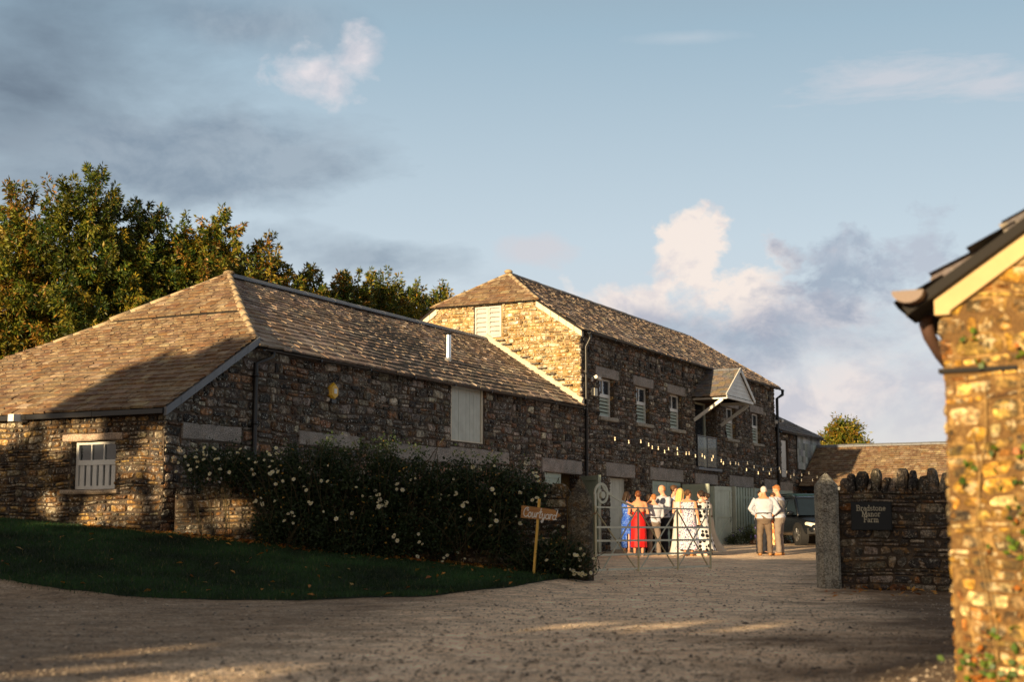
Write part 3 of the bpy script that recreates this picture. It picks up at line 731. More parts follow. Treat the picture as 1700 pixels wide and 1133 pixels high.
slates(m, (-E0, -.17, 5.0), (1, 0, 0), (0, 1, s2), [(18.5, 0), (25.05, 0), (22.4, 3.17/cc), (18.5, 3.17/cc)], PAL_SLATE_DARK, rr, sag=.02)
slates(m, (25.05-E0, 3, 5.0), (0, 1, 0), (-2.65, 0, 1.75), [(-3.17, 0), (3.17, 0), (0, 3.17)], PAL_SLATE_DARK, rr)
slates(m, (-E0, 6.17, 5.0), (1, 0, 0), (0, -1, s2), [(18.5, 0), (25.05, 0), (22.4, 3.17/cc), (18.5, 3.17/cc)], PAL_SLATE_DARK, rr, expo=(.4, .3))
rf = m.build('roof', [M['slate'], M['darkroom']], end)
c = MB(); ridge_caps(c, (0.1, 3, rz2+.04), (22.4-E0, 3, rz2+.04), rr); ridge_caps(c, (25.03-E0, -.15, 5.03), (22.4-E0, 3, rz2+.04), rr, .07, .03); c.build('ridge', M['lead'], rf)
b = MB(); b.box(0, 6.35, 5.98, 6.02, 0, 4.9); b.box(6.33, 6.37, 0, 5.98, 0, 4.9); b.build('rear_wall', M['mort_front'], end)
b = MB(); gutter(b, .1, 6.5, -.23, 4.93, .05); b.build('gutter', M['black'], end)

cy = barn_empty('cart_shed', 21.4, -.3, 0, 'low open fronted slate roofed shed across the far end of the courtyard, half in sun', 'shed')
m = MB(); Ly = 17.0; cs = 1.72/2.9; ccs = math.cos(math.atan(cs))
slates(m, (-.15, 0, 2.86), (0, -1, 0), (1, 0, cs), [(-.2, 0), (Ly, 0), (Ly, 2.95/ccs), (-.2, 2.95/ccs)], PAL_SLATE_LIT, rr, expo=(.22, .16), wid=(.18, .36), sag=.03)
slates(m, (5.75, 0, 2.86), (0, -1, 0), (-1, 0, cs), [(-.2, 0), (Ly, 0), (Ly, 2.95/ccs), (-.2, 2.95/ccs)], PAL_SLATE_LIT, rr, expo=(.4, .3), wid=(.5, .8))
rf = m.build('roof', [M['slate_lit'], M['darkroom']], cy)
c = MB(); ridge_caps(c, (2.8, .2, 4.63), (2.8, -Ly, 4.66), rr, .13, .05, .4, lump=.004); c.build('ridge', M['lead'], rf)
b = MB(); b.box(-.02, .16, -Ly, .15, 2.66, 2.85); b.build('beam', M['black'], cy)
for i in range(5):
    b = MB(); y = -2.9-3.3*i; b.box(.0, .22, y-.11, y+.11, .3, 2.66); b.build('post', M['bark'], cy)
m = MB(); TC = lambda u, z, w: (2.9-w, -u, z)
stones(m, TC, -.1, Ly, .3, 4.0, [], PAL_FRONT, rnd, sw=(.3, .7), sh=(.18, .3)); mortar(m, TC, -.1, Ly, 0, 4.3, [], 0)
m.box(.1, 2.9, -Ly-.3, -Ly, 0, 4.2, (.1, .08, .06), 1)
m.build('wall', [M['stone_front'], M['mort_front']], cy)

# ---------------------------------------------------------------- NEAR OUTBUILDING on the right
NX, NY = 2.60, 8.5
near = empty('stone_outbuilding', (NX, NY, .05), -AZ, 'sunlit ochre stone outbuilding corner right beside the camera, out of focus', 'outbuilding')
TN = lambda u, z, w: (u, -w, z)              # local x to the right along the gable, y away from the camera
NZ = lambda u: 2.48+.68*u
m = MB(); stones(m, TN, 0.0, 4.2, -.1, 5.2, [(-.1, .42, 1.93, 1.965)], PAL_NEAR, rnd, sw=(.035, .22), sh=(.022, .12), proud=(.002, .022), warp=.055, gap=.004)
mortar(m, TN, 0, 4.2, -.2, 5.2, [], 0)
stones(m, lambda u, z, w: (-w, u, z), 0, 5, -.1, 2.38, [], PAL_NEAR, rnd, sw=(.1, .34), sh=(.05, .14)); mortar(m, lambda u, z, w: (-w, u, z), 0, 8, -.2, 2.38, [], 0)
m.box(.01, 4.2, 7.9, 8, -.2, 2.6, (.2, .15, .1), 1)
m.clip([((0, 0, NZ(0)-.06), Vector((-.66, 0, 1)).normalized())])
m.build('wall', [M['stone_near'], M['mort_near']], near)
m = MB(); sl_ = .66
slates(m, (-.22, -.10, NZ(-.22)+.02), (0, 1, 0), (1, 0, sl_), [(-.02, 0), (8.2, 0), (8.2, 5.2), (-.02, 5.2)], PAL_SLATE_DARK, rr, expo=(.27, .25), wid=(.3, .5), tk=.034)
m.build('roof', [M['slate'], M['darkroom']], near)
b = MB()
vs = [(-.03, -.055, NZ(0)-.03), (0.0, -.055, NZ(0)-.01), (1.6, -.055, NZ(1.6)-.02), (1.6, -.055, NZ(1.6)-.20), (.02, -.055, NZ(0)-.20), (-.04, -.055, NZ(0)-.215)]
vs = [(-.035, -.055, 2.285), (-.035, -.055, 2.38), (-.005, -.055, 2.43), (1.6, -.055, NZ(1.6)-.06), (1.6, -.055, NZ(1.6)-.21), (.06, -.055, 2.31), (.05, -.055, 2.285)]
n = len(vs); vs += [(v[0], .05, v[2]) for v in vs]
b.add(vs, [tuple(range(n)), tuple(reversed(range(n, 2*n)))]+[(i, n+i, n+(i+1) % n, (i+1) % n) for i in range(n)])
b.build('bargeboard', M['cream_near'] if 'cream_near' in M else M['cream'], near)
b = MB(); r = .075; n = 12; gx, gz = -.155, 2.42; ra = []
for y in (-.22, 2.0, 4.0, 8.0):
    ra.append([(gx+r*1.25*math.cos(math.pi+math.pi*i/n), y, gz+r*math.sin(math.pi+math.pi*i/n)) for i in range(n+1)]+[(gx+(r*1.25-.008)*math.cos(math.pi+math.pi*i/n), y, gz+(r-.008)*math.sin(math.pi+math.pi*i/n)) for i in reversed(range(n+1))])
b.rings(ra, caps=False)
b.rings([[(gx+r*1.25*math.cos(math.pi+math.pi*i/n), y, gz+r*math.sin(math.pi+math.pi*i/n)) for i in range(n+1)] for y in (-.232, -.221)])
gt = b.build('gutter', M['rustgutter'] if 'rustgutter' in M else M['black'], near)
b = MB(); b.tube([(gx+.01, .25, gz-.06), (gx+.01, .25, gz-.15), (gx+.02, .30, gz-.22), (gx+.05, .45, gz-.31), (-.07, .75, gz-.40), (-.055, 1.0, gz-.46), (-.055, 1.0, .1)], [.05, .042, .04, .04, .04, .04, .04], 12); b.build('downpipe', M['rustgutter'] if 'rustgutter' in M else M['black'], near, smooth=True)
b = MB(); b.box(-.03, .42, -.03, .05, 1.935, 1.962); b.build('slate_course', M['darkroom'], near)
# ================================================================ ground
def grid_mesh(name, xs, ys, zf, mat, inside=None):
    m = MB(); nx = len(xs); idx = {}
    vs = [(x, y, zf(x, y)) for y in ys for x in xs]
    fs = []
    for j in range(len(ys)-1):
        for i in range(nx-1):
            if inside and not inside((xs[i]+xs[i+1])/2, (ys[j]+ys[j+1])/2): continue
            fs.append((j*nx+i, j*nx+i+1, (j+1)*nx+i+1, (j+1)*nx+i))
    m.add(vs, fs); return m.build(name, mat, smooth=True)
def mat_ground():
    m, nt, b, _ = newmat('gravel_drive'); co = objco(nt)
    sep = nd(nt, 'ShaderNodeSeparateXYZ'); nt.links.new(co, sep.inputs[0])
    vor = nd(nt, 'ShaderNodeTexVoronoi', _Scale=34.0); nt.links.new(co, vor.inputs['Vector'])
    vor2 = nd(nt, 'ShaderNodeTexVoronoi', _Scale=80.0); nt.links.new(co, vor2.inputs['Vector'])
    hsv = nd(nt, 'ShaderNodeSeparateColor'); nt.links.new(vor.outputs['Color'], hsv.inputs[0])
    big = noisen(nt, co, .45, 5, .6); med = noisen(nt, co, 2.4, 6, .7); fine = noisen(nt, co, 30, 4, .7)
    grav = mixc(nt, hsv.outputs[0], (.30, .235, .17), (.58, .47, .36))
    dirt = mixc(nt, fine, (.24, .165, .11), (.44, .32, .215))
    # trodden earth spreads to the right of the wheel track in front of the sign wall
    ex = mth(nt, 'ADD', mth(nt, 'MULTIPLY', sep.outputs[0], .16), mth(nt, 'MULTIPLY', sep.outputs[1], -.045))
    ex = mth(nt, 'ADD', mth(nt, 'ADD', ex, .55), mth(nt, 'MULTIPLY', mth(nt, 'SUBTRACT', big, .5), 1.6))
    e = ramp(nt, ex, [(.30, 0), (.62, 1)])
    c = mixc(nt, mth(nt, 'MULTIPLY', ramp(nt, med, [(.42, 0), (.6, 1)]), .55), grav, dirt)
    # packed pale wheel track from the gate towards the camera, darker gravel beside it stands in for tree shade
    tx = mth(nt, 'SUBTRACT', sep.outputs[0], mth(nt, 'ADD', -1.2, mth(nt, 'MULTIPLY', sep.outputs[1], .165)))
    tx = mth(nt, 'ADD', mth(nt, 'ABSOLUTE', tx), mth(nt, 'MULTIPLY', mth(nt, 'SUBTRACT', noisen(nt, co, .7, 5, .65), .5), 3.2))
    tw = ramp(nt, mth(nt, 'MULTIPLY', tx, .2), [(.28, 1), (.72, 0)])
    c = mixc(nt, 1.0, c, mixc(nt, tw, (.92, .88, .84), (2.4, 2.3, 2.16)), 'MULTIPLY')
    mp_ = nd(nt, 'ShaderNodeMapping'); mp_.inputs['Scale'].default_value = (.7, 1.1, 1); nt.links.new(co, mp_.inputs[0])
    c = mixc(nt, 1.0, c, ramp(nt, noisen(nt, mp_.outputs[0], 2.2, 6, .7), [(.38, .72), (.62, 1.2)]), 'MULTIPLY')
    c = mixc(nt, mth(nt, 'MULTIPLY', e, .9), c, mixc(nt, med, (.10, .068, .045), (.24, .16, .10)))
    c = mixc(nt, 1.0, c, ramp(nt, noisen(nt, co, 9, 6, .75), [(.3, .65), (.7, 1.35)]), 'MULTIPLY')
    nt.links.new(c, b.inputs['Base Color']); b.inputs['Roughness'].default_value = .95; b.inputs['Specular IOR Level'].default_value = .15
    h = mth(nt, 'ADD', mth(nt, 'MULTIPLY', vor.outputs[0], -.8), mth(nt, 'ADD', mth(nt, 'MULTIPLY', vor2.outputs[0], -.4), mth(nt, 'MULTIPLY', med, 1.5)))
    bump(nt, h, b, .7, .03); return m
def stretch(a, b, n0, far, k):
    return None
xs = sorted(set([round(v, 2) for v in np.concatenate([np.arange(-14, 16, .4), np.arange(-60, -14, 3), np.arange(16, 70, 3), [-600, -300, -120, 120, 300, 600]])]))
ys = sorted(set([round(v, 2) for v in np.concatenate([np.arange(-4, 30, .4), np.arange(30, 66, 1), np.arange(-60, -4, 4), np.arange(66, 130, 6), [-400, -150, 200, 400, 900]])]))
def gz(x, y):
    z = G(x, y)
    if -12 < x < 14 and 4 < y < 45:
        z += .022*noise.noise(Vector((x*.5, y*.5, 1)))+.012*noise.noise(Vector((x*1.7, y*1.2, 4)))
    return z
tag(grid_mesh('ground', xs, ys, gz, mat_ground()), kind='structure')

EDGE = [(-40, 22.0), (-14, 21.2), (-7.3, 20.5), (-4.9, 19.3), (-2.8, 18.9), (-1.2, 19.6), (0, 21.2), (.7, 23.3), (.92, 24.1)]
def edge_y(x): return lerp_tab(EDGE, x)
def far_y(x): return 24.35 if x > -5.5 else 24.4+(-5.5-x)*.52
m, nt, b, _ = newmat('lawn_soil'); co = objco(nt)
nt.links.new(mixc(nt, noisen(nt, co, 1.5, 5, .7), (.008, .018, .007), (.018, .034, .010)), b.inputs['Base Color']); b.inputs['Roughness'].default_value = .95; bump(nt, noisen(nt, co, 40, 4), b, 1, .03)
M['lawn'] = m
lm = MB(); prev = None; nx = 160
for i in range(nx+1):
    x = -20+(20.95)*i/nx; y0 = edge_y(x)+.04*noise.noise(Vector((x*2, 0, 0))); y1 = max(far_y(x)+.3, y0+.1)
    if x > -5.5: y1 = max(24.5, y0+.1)
    col = [Vector((x, y0+(y1-y0)*j/14, gz(x, y0+(y1-y0)*j/14)+(.03 if j else -.01))) for j in range(15)]
    if prev:
        for j in range(14): lm.quad(prev[j], col[j], col[j+1], prev[j+1])
    prev = col
tag(lm.build('lawn', M['lawn'], smooth=True), kind='structure')

def quads_np(name, V, colr, mat, parent=None):
    """V: (n,4,3) quads or (n,3,3) triangles with one colour each"""
    n, k = V.shape[:2]; me = bpy.data.meshes.new(name)
    me.vertices.add(n*k); me.vertices.foreach_set('co', V.reshape(-1).astype(np.float32))
    me.loops.add(n*k); me.loops.foreach_set('vertex_index', np.arange(n*k, dtype=np.int32))
    me.polygons.add(n); me.polygons.foreach_set('loop_start', np.arange(0, n*k, k, dtype=np.int32)); me.polygons.foreach_set('loop_total', np.full(n, k, dtype=np.int32))
    me.materials.append(mat); me.update(calc_edges=True)
    at = me.color_attributes.new('col', 'FLOAT_COLOR', 'CORNER'); cc = np.ones((n, 4), dtype=np.float32); cc[:, :3] = colr
    at.data.foreach_set('color', np.repeat(cc, k, axis=0).ravel())
    o = bpy.data.objects.new(name, me); COL.objects.link(o)
    if parent: o.parent = parent
    return o
def leaf_quads(C, L, W, g, droop=.3, dirs=None):
    """pointed leaves: rhombus quads at centres C (n,3), length L, width W"""
    n = len(C)
    d = g.normal(size=(n, 3)) if dirs is None else dirs.copy()
    d[:, 2] -= droop; d /= np.linalg.norm(d, axis=1)[:, None]+1e-9
    r = g.normal(size=(n, 3)); s = np.cross(d, r); s /= np.linalg.norm(s, axis=1)[:, None]+1e-9
    L = np.broadcast_to(L, (n,))[:, None]; W = np.broadcast_to(W, (n,))[:, None]
    return np.stack([C-d*L/2, C+s*W/2-d*L*.08, C+d*L/2, C-s*W/2-d*L*.08], axis=1)

g = np.random.default_rng(4)
# grass blades
N = 120000; x = g.uniform(-10.5, .95, N); ey = np.array([edge_y(v) for v in x]); fy = np.array([far_y(v) for v in x])
y = ey-.02+(fy+.15-ey)*g.random(N)-.3*g.random(N)**3*(g.random(N) < .16); keep = y < fy+.2; x, y = x[keep], y[keep]; n = len(x)
z = np.array([gz(a, b_) for a, b_ in zip(x, y)])+.025
h = g.uniform(.025, .065, n)*(1+.8*(g.random(n) < .04)); a = g.uniform(0, 2*math.pi, n); w = .006
ln = g.normal(size=(n, 2))*.018
P = np.stack([np.stack([x-np.cos(a)*w, y-np.sin(a)*w, z], 1), np.stack([x+np.cos(a)*w, y+np.sin(a)*w, z], 1), np.stack([x+ln[:, 0], y+ln[:, 1], z+h], 1)], 1)
t = g.random(n)[:, None]; cc = np.array([.010, .034, .010])*(1-t)+np.array([.026, .066, .016])*t
lf = np.array([noise.noise(Vector((a_*.8, b_*1.3, 2)))+.5*noise.noise(Vector((a_*3, b_*3, 5))) for a_, b_ in zip(x, y)]); cc *= np.clip(1.15+1.3*lf, .45, 2.4)[:, None]; cc[g.random(n) < .03] = (.16, .15, .06)
tag(quads_np('grass', P, cc, M['leaf_dark']), kind='stuff')
# pebbles
N = 24000; yy = 8.6+(30-8.6)*g.random(N)**1.5; xx = (g.random(N)*.76-.40)*yy*1.0+.1
kp = np.array([not (b_ > edge_y(a_)-.03 and a_ < .95) for a_, b_ in zip(xx, yy)]); xx, yy = xx[kp], yy[kp]; n = len(xx)
rr_ = np.clip(g.lognormal(-4.85, .5, n), .004, .028)
zz = np.array([gz(a_, b_) for a_, b_ in zip(xx, yy)])
oc = np.array([[1, 0, 0], [0, 1, 0], [-1, 0, 0], [0, -1, 0], [0, 0, .75], [0, 0, -.5]], dtype=float); of = np.array([[0, 1, 4], [1, 2, 4], [2, 3, 4], [3, 0, 4]])
sc = rr_[:, None, None]*g.uniform(.6, 1.35, (n, 6, 1)); an = g.uniform(0, 6.28, n); ca, sa = np.cos(an), np.sin(an)
V = oc[None]*sc*np.array([1.3, .9, 1]); V = np.stack([V[..., 0]*ca[:, None]-V[..., 1]*sa[:, None], V[..., 0]*sa[:, None]+V[..., 1]*ca[:, None], V[..., 2]], -1)
V += np.stack([xx, yy, zz+rr_*.15], 1)[:, None]
T3 = V[:, of].reshape(-1, 3, 3)
t = g.random(n)[:, None]; pc = np.array([.16, .13, .10])*(1-t)+np.array([.46, .38, .30])*t; pc[g.random(n) < .14] = (.12, .11, .10)
tag(quads_np('gravel', T3, np.repeat(pc, 4, axis=0), M['attr']), kind='stuff')
# fallen leaves
def fallen(N, fx):
    V = []; C = []
    for _ in range(N):
        x, y = fx(); z = gz(x, y)+.05
        L = g.uniform(.06, .15); a = g.uniform(0, 6.28); tl = g.normal(size=3)*.35; c, s = math.cos(a), math.sin(a)
        u = np.array([c, s, tl[0]])*L/2; v = np.array([-s, c, tl[1]])*L*.22; P = np.array([x, y, z+abs(tl[2])*.03])
        V.append([P-u, P+v-u*.1+np.array([0, 0, .015]), P+u, P-v-u*.1+np.array([0, 0, .01])])
        C.append([(.50, .20, .035), (.62, .28, .05), (.35, .12, .03), (.55, .34, .10)][g.integers(4)])
    return V, C
def f1():
    x = g.uniform(-7.5, .6); y = far_y(x)-.12-abs(g.normal())*.28; return x, y
def f2():
    x = g.uniform(-8, .7); y = g.uniform(edge_y(x), far_y(x)); return x, y
V1, C1 = fallen(900, f1); V2, C2 = fallen(90, f2)
def f3():
    return g.uniform(4.6, 7), g.uniform(20.5, 22.6)
V3, C3 = fallen(40, f3)
tag(quads_np('fallen_leaves', np.array(V1+V2+V3), np.array(C1+C2+C3), M['leaf']), kind='stuff')

# ================================================================ garden walls, posts
rnd = random.Random(21)
def coping(T, u0, u1, ztop, hmin, hmax, th, col, name, mat, parent, wmin=.08, wmax=.2, cgap=(-.01, .03)):
    m = MB(); u = u0
    while u < u1:
        w = rnd.uniform(wmin, wmax); h = rnd.uniform(hmin, hmax); tl = rnd.uniform(-.06, .06)
        rings = []
        for i, (f, sx) in enumerate(((0, 1), (.3, 1.05), (.75, 1.0), (.93, .84), (1, .5))):
            ring = []
            for k in range(10):
                a = 2*math.pi*k/10; r = 1+rnd.uniform(-.12, .12)
                X = u+w/2+tl*f+math.copysign(abs(math.cos(a))**.7, math.cos(a))*w*.5*sx*r; Wd = -th/2+math.copysign(abs(math.sin(a))**.6, math.sin(a))*th*.52*sx*r
                ring.append(T(X, ztop-.03+(h+.03)*f+rnd.uniform(-.008, .008), Wd))
            rings.append(ring)
        m.rings(rings, pick(col, rnd)); u += w+rnd.uniform(*cgap)
    return m.build(name, mat, parent)
def rubble_wall(name, p, q, zb, zt, th, pal, mats, label, sw=(.1, .45), sh=(.05, .15), cop=None, cgap=(-.01, .03)):
    p, q = Vector((*p, 0)), Vector((*q, 0)); L = (q-p).length; t = (q-p)/L; rz = math.atan2(t.y, t.x)
    e = empty(name, (p.x, p.y, zb), rz, label, 'wall')
    m = MB(); T = lambda u, z, w: (u, -w, z-zb); TB = lambda u, z, w: (u, th+w, z-zb)
    stones(m, T, 0, L, zb-.15, zt, [], pal, rnd, sw=sw, sh=sh, proud=(.012, .05)); stones(m, TB, 0, L, zb-.1, zt, [], pal, rnd, sw=(.2, .6), sh=(.1, .2))
    m.box(0, L, 0, th, -.3, zt-zb, (.1, .08, .06), 1)
    m.build('stonework', mats, e)
    if cop: coping(T, .02, L-.03, zt, cop[0], cop[1], th, pal, 'coping', mats[0], e, cop[2], cop[3], cgap)
    return e
PAL_GW = [(.11, .09, .062, 4), (.18, .13, .07, 3), (.06, .052, .042, 4), (.26, .22, .15, 1.2), (.15, .08, .035, 1.5)]
rubble_wall('garden_wall', (-5.75, 24.42), (.93, 24.3), .3, 1.66, .42, PAL_GW, [M['stone_low'], M['mort_low']], 'old rubble garden wall under the climbing roses, left of the gate', cop=(.10, .26, .2, .42))
rubble_wall('sign_wall', (5.32, 23.38), (9.4, 21.8), .1, 1.68, .42, PAL_SIGN, [M['stone_sign'], M['mort_sign']], 'dark lichened rubble wall carrying the farm name sign, topped by upright stones', sw=(.1, .4), sh=(.04, .15), cop=(.20, .38, .08, .2), cgap=(-.035, -.005))

def stone_post(name, x, y, zb, w, d, h, peak, pal, mat, label, rz=0, lean=0.0, rough=.012):
    m = MB(); rings = []
    n = 14
    prof = [(-.2, 1.03), (.1, 1.02), (.4, 1), (.8, 1), (h-peak*1.6, .98), (h-peak, .95)]
    for z, s in prof:
        ring = []
        for k in range(16):
            a = 2*math.pi*(k+.5)/16; c, q = math.cos(a), math.sin(a); e = max(abs(c), abs(q)); px, py = c/e, q/e
            ln = math.hypot(px, py); f = min(1, 1.28/ln)
            j = 1+noise.noise(Vector((px*2+x, py*2, z*4)))*rough*6
            ring.append((px*f*w/2*s*j+lean*z, py*f*d/2*s*j, z))
        rings.append(ring)
    last = rings[-1]
    for f, s in ((.45, .62), (.85, .25), (1.0, .06)):
        rings.append([((v[0]-lean*prof[-1][0])*(s if s > .3 else s)+lean*prof[-1][0], v[1]*(.8*s+.2*(1-f)), h-peak+peak*f) for v in last])
    m.rings(rings, pal); o = m.build(name, mat, smooth=False, loc=(x, y, zb)); o.rotation_euler = (0, 0, rz)
    return tag(o, label, 'gatepost')
stone_post('gatepost', 5.155, 23.42, .13, .345, .34, 1.85, .20, (.34, .32, .26), M['granite_post'], 'tall pale granite gatepost with pointed top, standing alone at the end of the sign wall', rz=.05, lean=-.01)
stone_post('gatepost', 1.16, 24.32, .24, .43, .36, 1.68, .36, (.14, .12, .085), M['post_dark'], 'dark weathered gatepost with rounded top that the iron gate hangs from', rz=-.05)

# ================================================================ iron gate
gp, gq = Vector((1.42, 24.4, 0)), Vector((3.74, 27.1, 0)); gt_ = (gq-gp); GL = gt_.length; grz = math.atan2(gt_.y, gt_.x)
gate = empty('field_gate', (gp.x, gp.y, .33), grz, 'open pale green iron field gate with scrolled end and rusty diagonal braces', 'gate')
H_ = 1.13
def gpart(name, fn, mat=None, parent=None, smooth=False):
    m = MB(); fn(m); return m.build(name, mat or M['iron'], parent or gate, smooth=smooth)
for i, z in enumerate((.05, .30, .54, .77, H_-.02)):
    gpart('rail', lambda m: m.bar((.02, 0, z), (GL-.02, 0, z-.012*i*0), .012, .034 if i < 4 else .026, up=(0, 0, 1)))
for k, u in enumerate((.0, GL*.345, GL*.69, GL)):
    gpart('stile', lambda m: m.bar((u, -.012 if 0 < k < 3 else 0, 0), (u, -.012 if 0 < k < 3 else 0, H_ if k else H_+.12), .020, .046 if k in (0, 3) else .036, up=(1, 0, 0)), M['iron_rusty'])
for u0, z0, u1, z1 in ((.06, 1.02, GL*.34, .02), (GL*.345, 1.08, GL*.06, .05), (GL*.36, 1.08, GL*.68, .02), (GL*.69, 1.08, GL*.37, .04), (GL*.70, 1.08, GL*.99, .02), (GL*.99, 1.06, GL*.70, .04)):
    gpart('brace', lambda m: m.bar((u0, .014, z0), (u1, .014, z1), .010, .026, up=(0, 1, 0)), M['iron_rusty'] if u0 < u1 else M['iron'])
def scroll(m):
    pts = []
    for i in range(40):
        t = i/39; a = math.pi*1.0-t*math.pi*2.35; r = .185*(1-t)**.55*.75+.06
        pts.append((.185+math.cos(a)*r-.0, 0, H_+.20+math.sin(a)*r*.98))
    # flat bar ribbon
    for p, q in zip(pts, pts[1:]): m.bar(p, q, .045, .018, up=(0, 1, 0))
    sw = [(.19+.17*math.sin(t*math.pi/2)+.75*t**1.6, 0, H_+.36-.38*t**.75+.02) for t in np.linspace(0, 1, 14)]
    for p, q in zip(sw, sw[1:]): m.bar(p, q, .04, .016, up=(0, 1, 0))
    m.bar((0, 0, H_), (0, 0, H_+.22), .022, .05, up=(1, 0, 0))
    m.tube([(.19, -.03, H_+.19), (.19, .03, H_+.19)], .06, 12)
gpart('scroll', scroll)
for z in (.12, 1.0): gpart('hinge', lambda m: m.tube([(-.16, 0, z), (.0, 0, z), (.02, 0, z+.05)], .018, 8), M['gate_rust'])
gpart('latch', lambda m: (m.bar((GL, 0, .98), (GL+.09, 0, .98), .012, .03)), M['gate_rust'])

# ================================================================ lettering
def arc(cx, cy, rx, ry, a0, a1, n=9): return [(cx+rx*math.cos(R(a0+(a1-a0)*i/(n-1))), cy+ry*math.sin(R(a0+(a1-a0)*i/(n-1)))) for i in range(n)]
XH = .62
def rnd_l(cx, rx=.26): return arc(cx, XH/2, rx, XH/2, 20, 380, 14)
SER = {
 'B': (.72, [[(.12, 0), (.12, 1)], [(.12, 1)]+arc(.36, .76, .24, .24, 90, -90)+[(.12, .52)], [(.12, .52)]+arc(.38, .26, .28, .26, 90, -90)+[(.12, 0)], [(0, 0), (.24, 0)], [(0, 1), (.24, 1)]]),
 'r': (.48, [[(.14, 0), (.14, XH)], [(.14, XH*.6)]+arc(.32, .42, .18, .2, 150, 50, 6), [(.02, 0), (.28, 0)], [(.04, XH), (.14, XH)]]),
 'a': (.54, [arc(.24, .44, .18, .18, 165, 0, 8)+[(.42, .05), (.52, .0)], [(.42, .36)]+arc(.22, .17, .18, .17, 100, 330, 10)]),
 'd': (.62, [[(.48, 0), (.48, 1)], arc(.26, .31, .22, .31, 20, 340, 14), [(.38, 1), (.48, 1)], [(.48, 0), (.58, 0)]]),
 's': (.46, [arc(.22, .46, .16, .16, 30, 260, 9)+arc(.22, .16, .18, .16, 80, -150, 9)]),
 't': (.40, [[(.16, .84), (.16, .14)]+arc(.26, .13, .1, .12, 180, 330, 6), [(.02, XH), (.34, XH)]]),
 'o': (.60, [arc(.28, .31, .25, .31, 0, 360, 16)]),
 'n': (.66, [[(.14, 0), (.14, XH)], arc(.32, .40, .18, .22, 170, 0, 9)+[(.50, 0)], [(.02, 0), (.26, 0)], [(.38, 0), (.62, 0)], [(.04, XH), (.14, XH)]]),
 'e': (.54, [[(.04, .33), (.48, .33)]+arc(.26, .31, .22, .31, 5, 320, 14)]),
 'M': (1.0, [[(.12, 0), (.16, 1), (.5, .08), (.84, 1), (.88, 0)], [(0, 0), (.26, 0)], [(.74, 0), (1, 0)], [(.04, 1), (.2, 1)], [(.8, 1), (.96, 1)]]),
 'F': (.64, [[(.12, 0), (.12, 1), (.58, 1), (.58, .84)], [(.12, .52), (.44, .52)], [(.44, .62), (.44, .42)], [(0, 0), (.28, 0)], [(0, 1), (.12, 1)]]),
 'm': (1.0, [[(.14, 0), (.14, XH)], arc(.31, .40, .17, .22, 170, 0, 8)+[(.48, 0)], arc(.65, .40, .17, .22, 170, 0, 8)+[(.82, 0)], [(.02, 0), (.26, 0)], [(.38, 0), (.6, 0)], [(.72, 0), (.94, 0)], [(.04, XH), (.14, XH)]]),
}
def write(mb, font, text, T, h, wt, track=.08, centre=None, x0=0, dep=.004, slant=0):
    W = sum(font[c][0]+track for c in text)*h-track*h; x = (centre-W/2) if centre is not None else x0
    for c in text:
        adv, st = font[c]
        for s in st:
            for p, q in zip(s, s[1:]):
                a = Vector((x+(p[0]+slant*p[1])*h, p[1]*h)); b = Vector((x+(q[0]+slant*q[1])*h, q[1]*h))
                if (b-a).length < 1e-5: continue
                t = (b-a).normalized(); nn = Vector((-t.y, t.x))*wt/2; a2 = a-t*wt*.3; b2 = b+t*wt*.3
                vs = [T(*(a2+nn), 0), T(*(a2-nn), 0), T(*(b2-nn), 0), T(*(b2+nn), 0)]
                vs += [T(*(a2+nn), dep), T(*(a2-nn), dep), T(*(b2-nn), dep), T(*(b2+nn), dep)]
                mb.add(vs, [(4, 5, 6, 7), (0, 1, 5, 4), (1, 2, 6, 5), (2, 3, 7, 6), (3, 0, 4, 7)])
        x += (adv+track)*h
# farm name sign on the wall: upright dark slate board
wdir = (Vector((9.4, 21.8, 0))-Vector((5.32, 23.38, 0))).normalized(); srz = math.atan2(wdir.y, wdir.x)
sx, sy = 5.32+wdir.x*.22, 23.38+wdir.y*.22
sign = empty('name_sign', (sx, sy, 1.05), srz*.0+srz, 'dark slate plaque with pale serif lettering on the lichened wall', 'sign')
m = MB()
prof = [(0, -.075), (.004, -.083), (.61, -.083), (.614, -.075)]
m.box(0, .64, -.085, -.045, 0, .455); m.box(.012, .628, -.091, -.0852, .012, .443); sb = m.build('board', mat_paint('sign_slate', (.010, .014, .018), .75, .1, (.05, .06, .06)), sign)
m = MB()
TS_ = lambda x, z, w: (x, -.0915-w, z)
hh = .082
for txt, zz0 in (('Bradstone', .315), ('Manor', .222), ('Farm', .130)):
    write(m, SER, txt, (lambda zb: (lambda x, z, w: (x, -.0913-w, z+zb)))(zz0-.0), hh, .0095, track=.07, centre=.32)
m.build('lettering', mat_paint('letter_cream', (.62, .58, .44), .6, 0), sign)

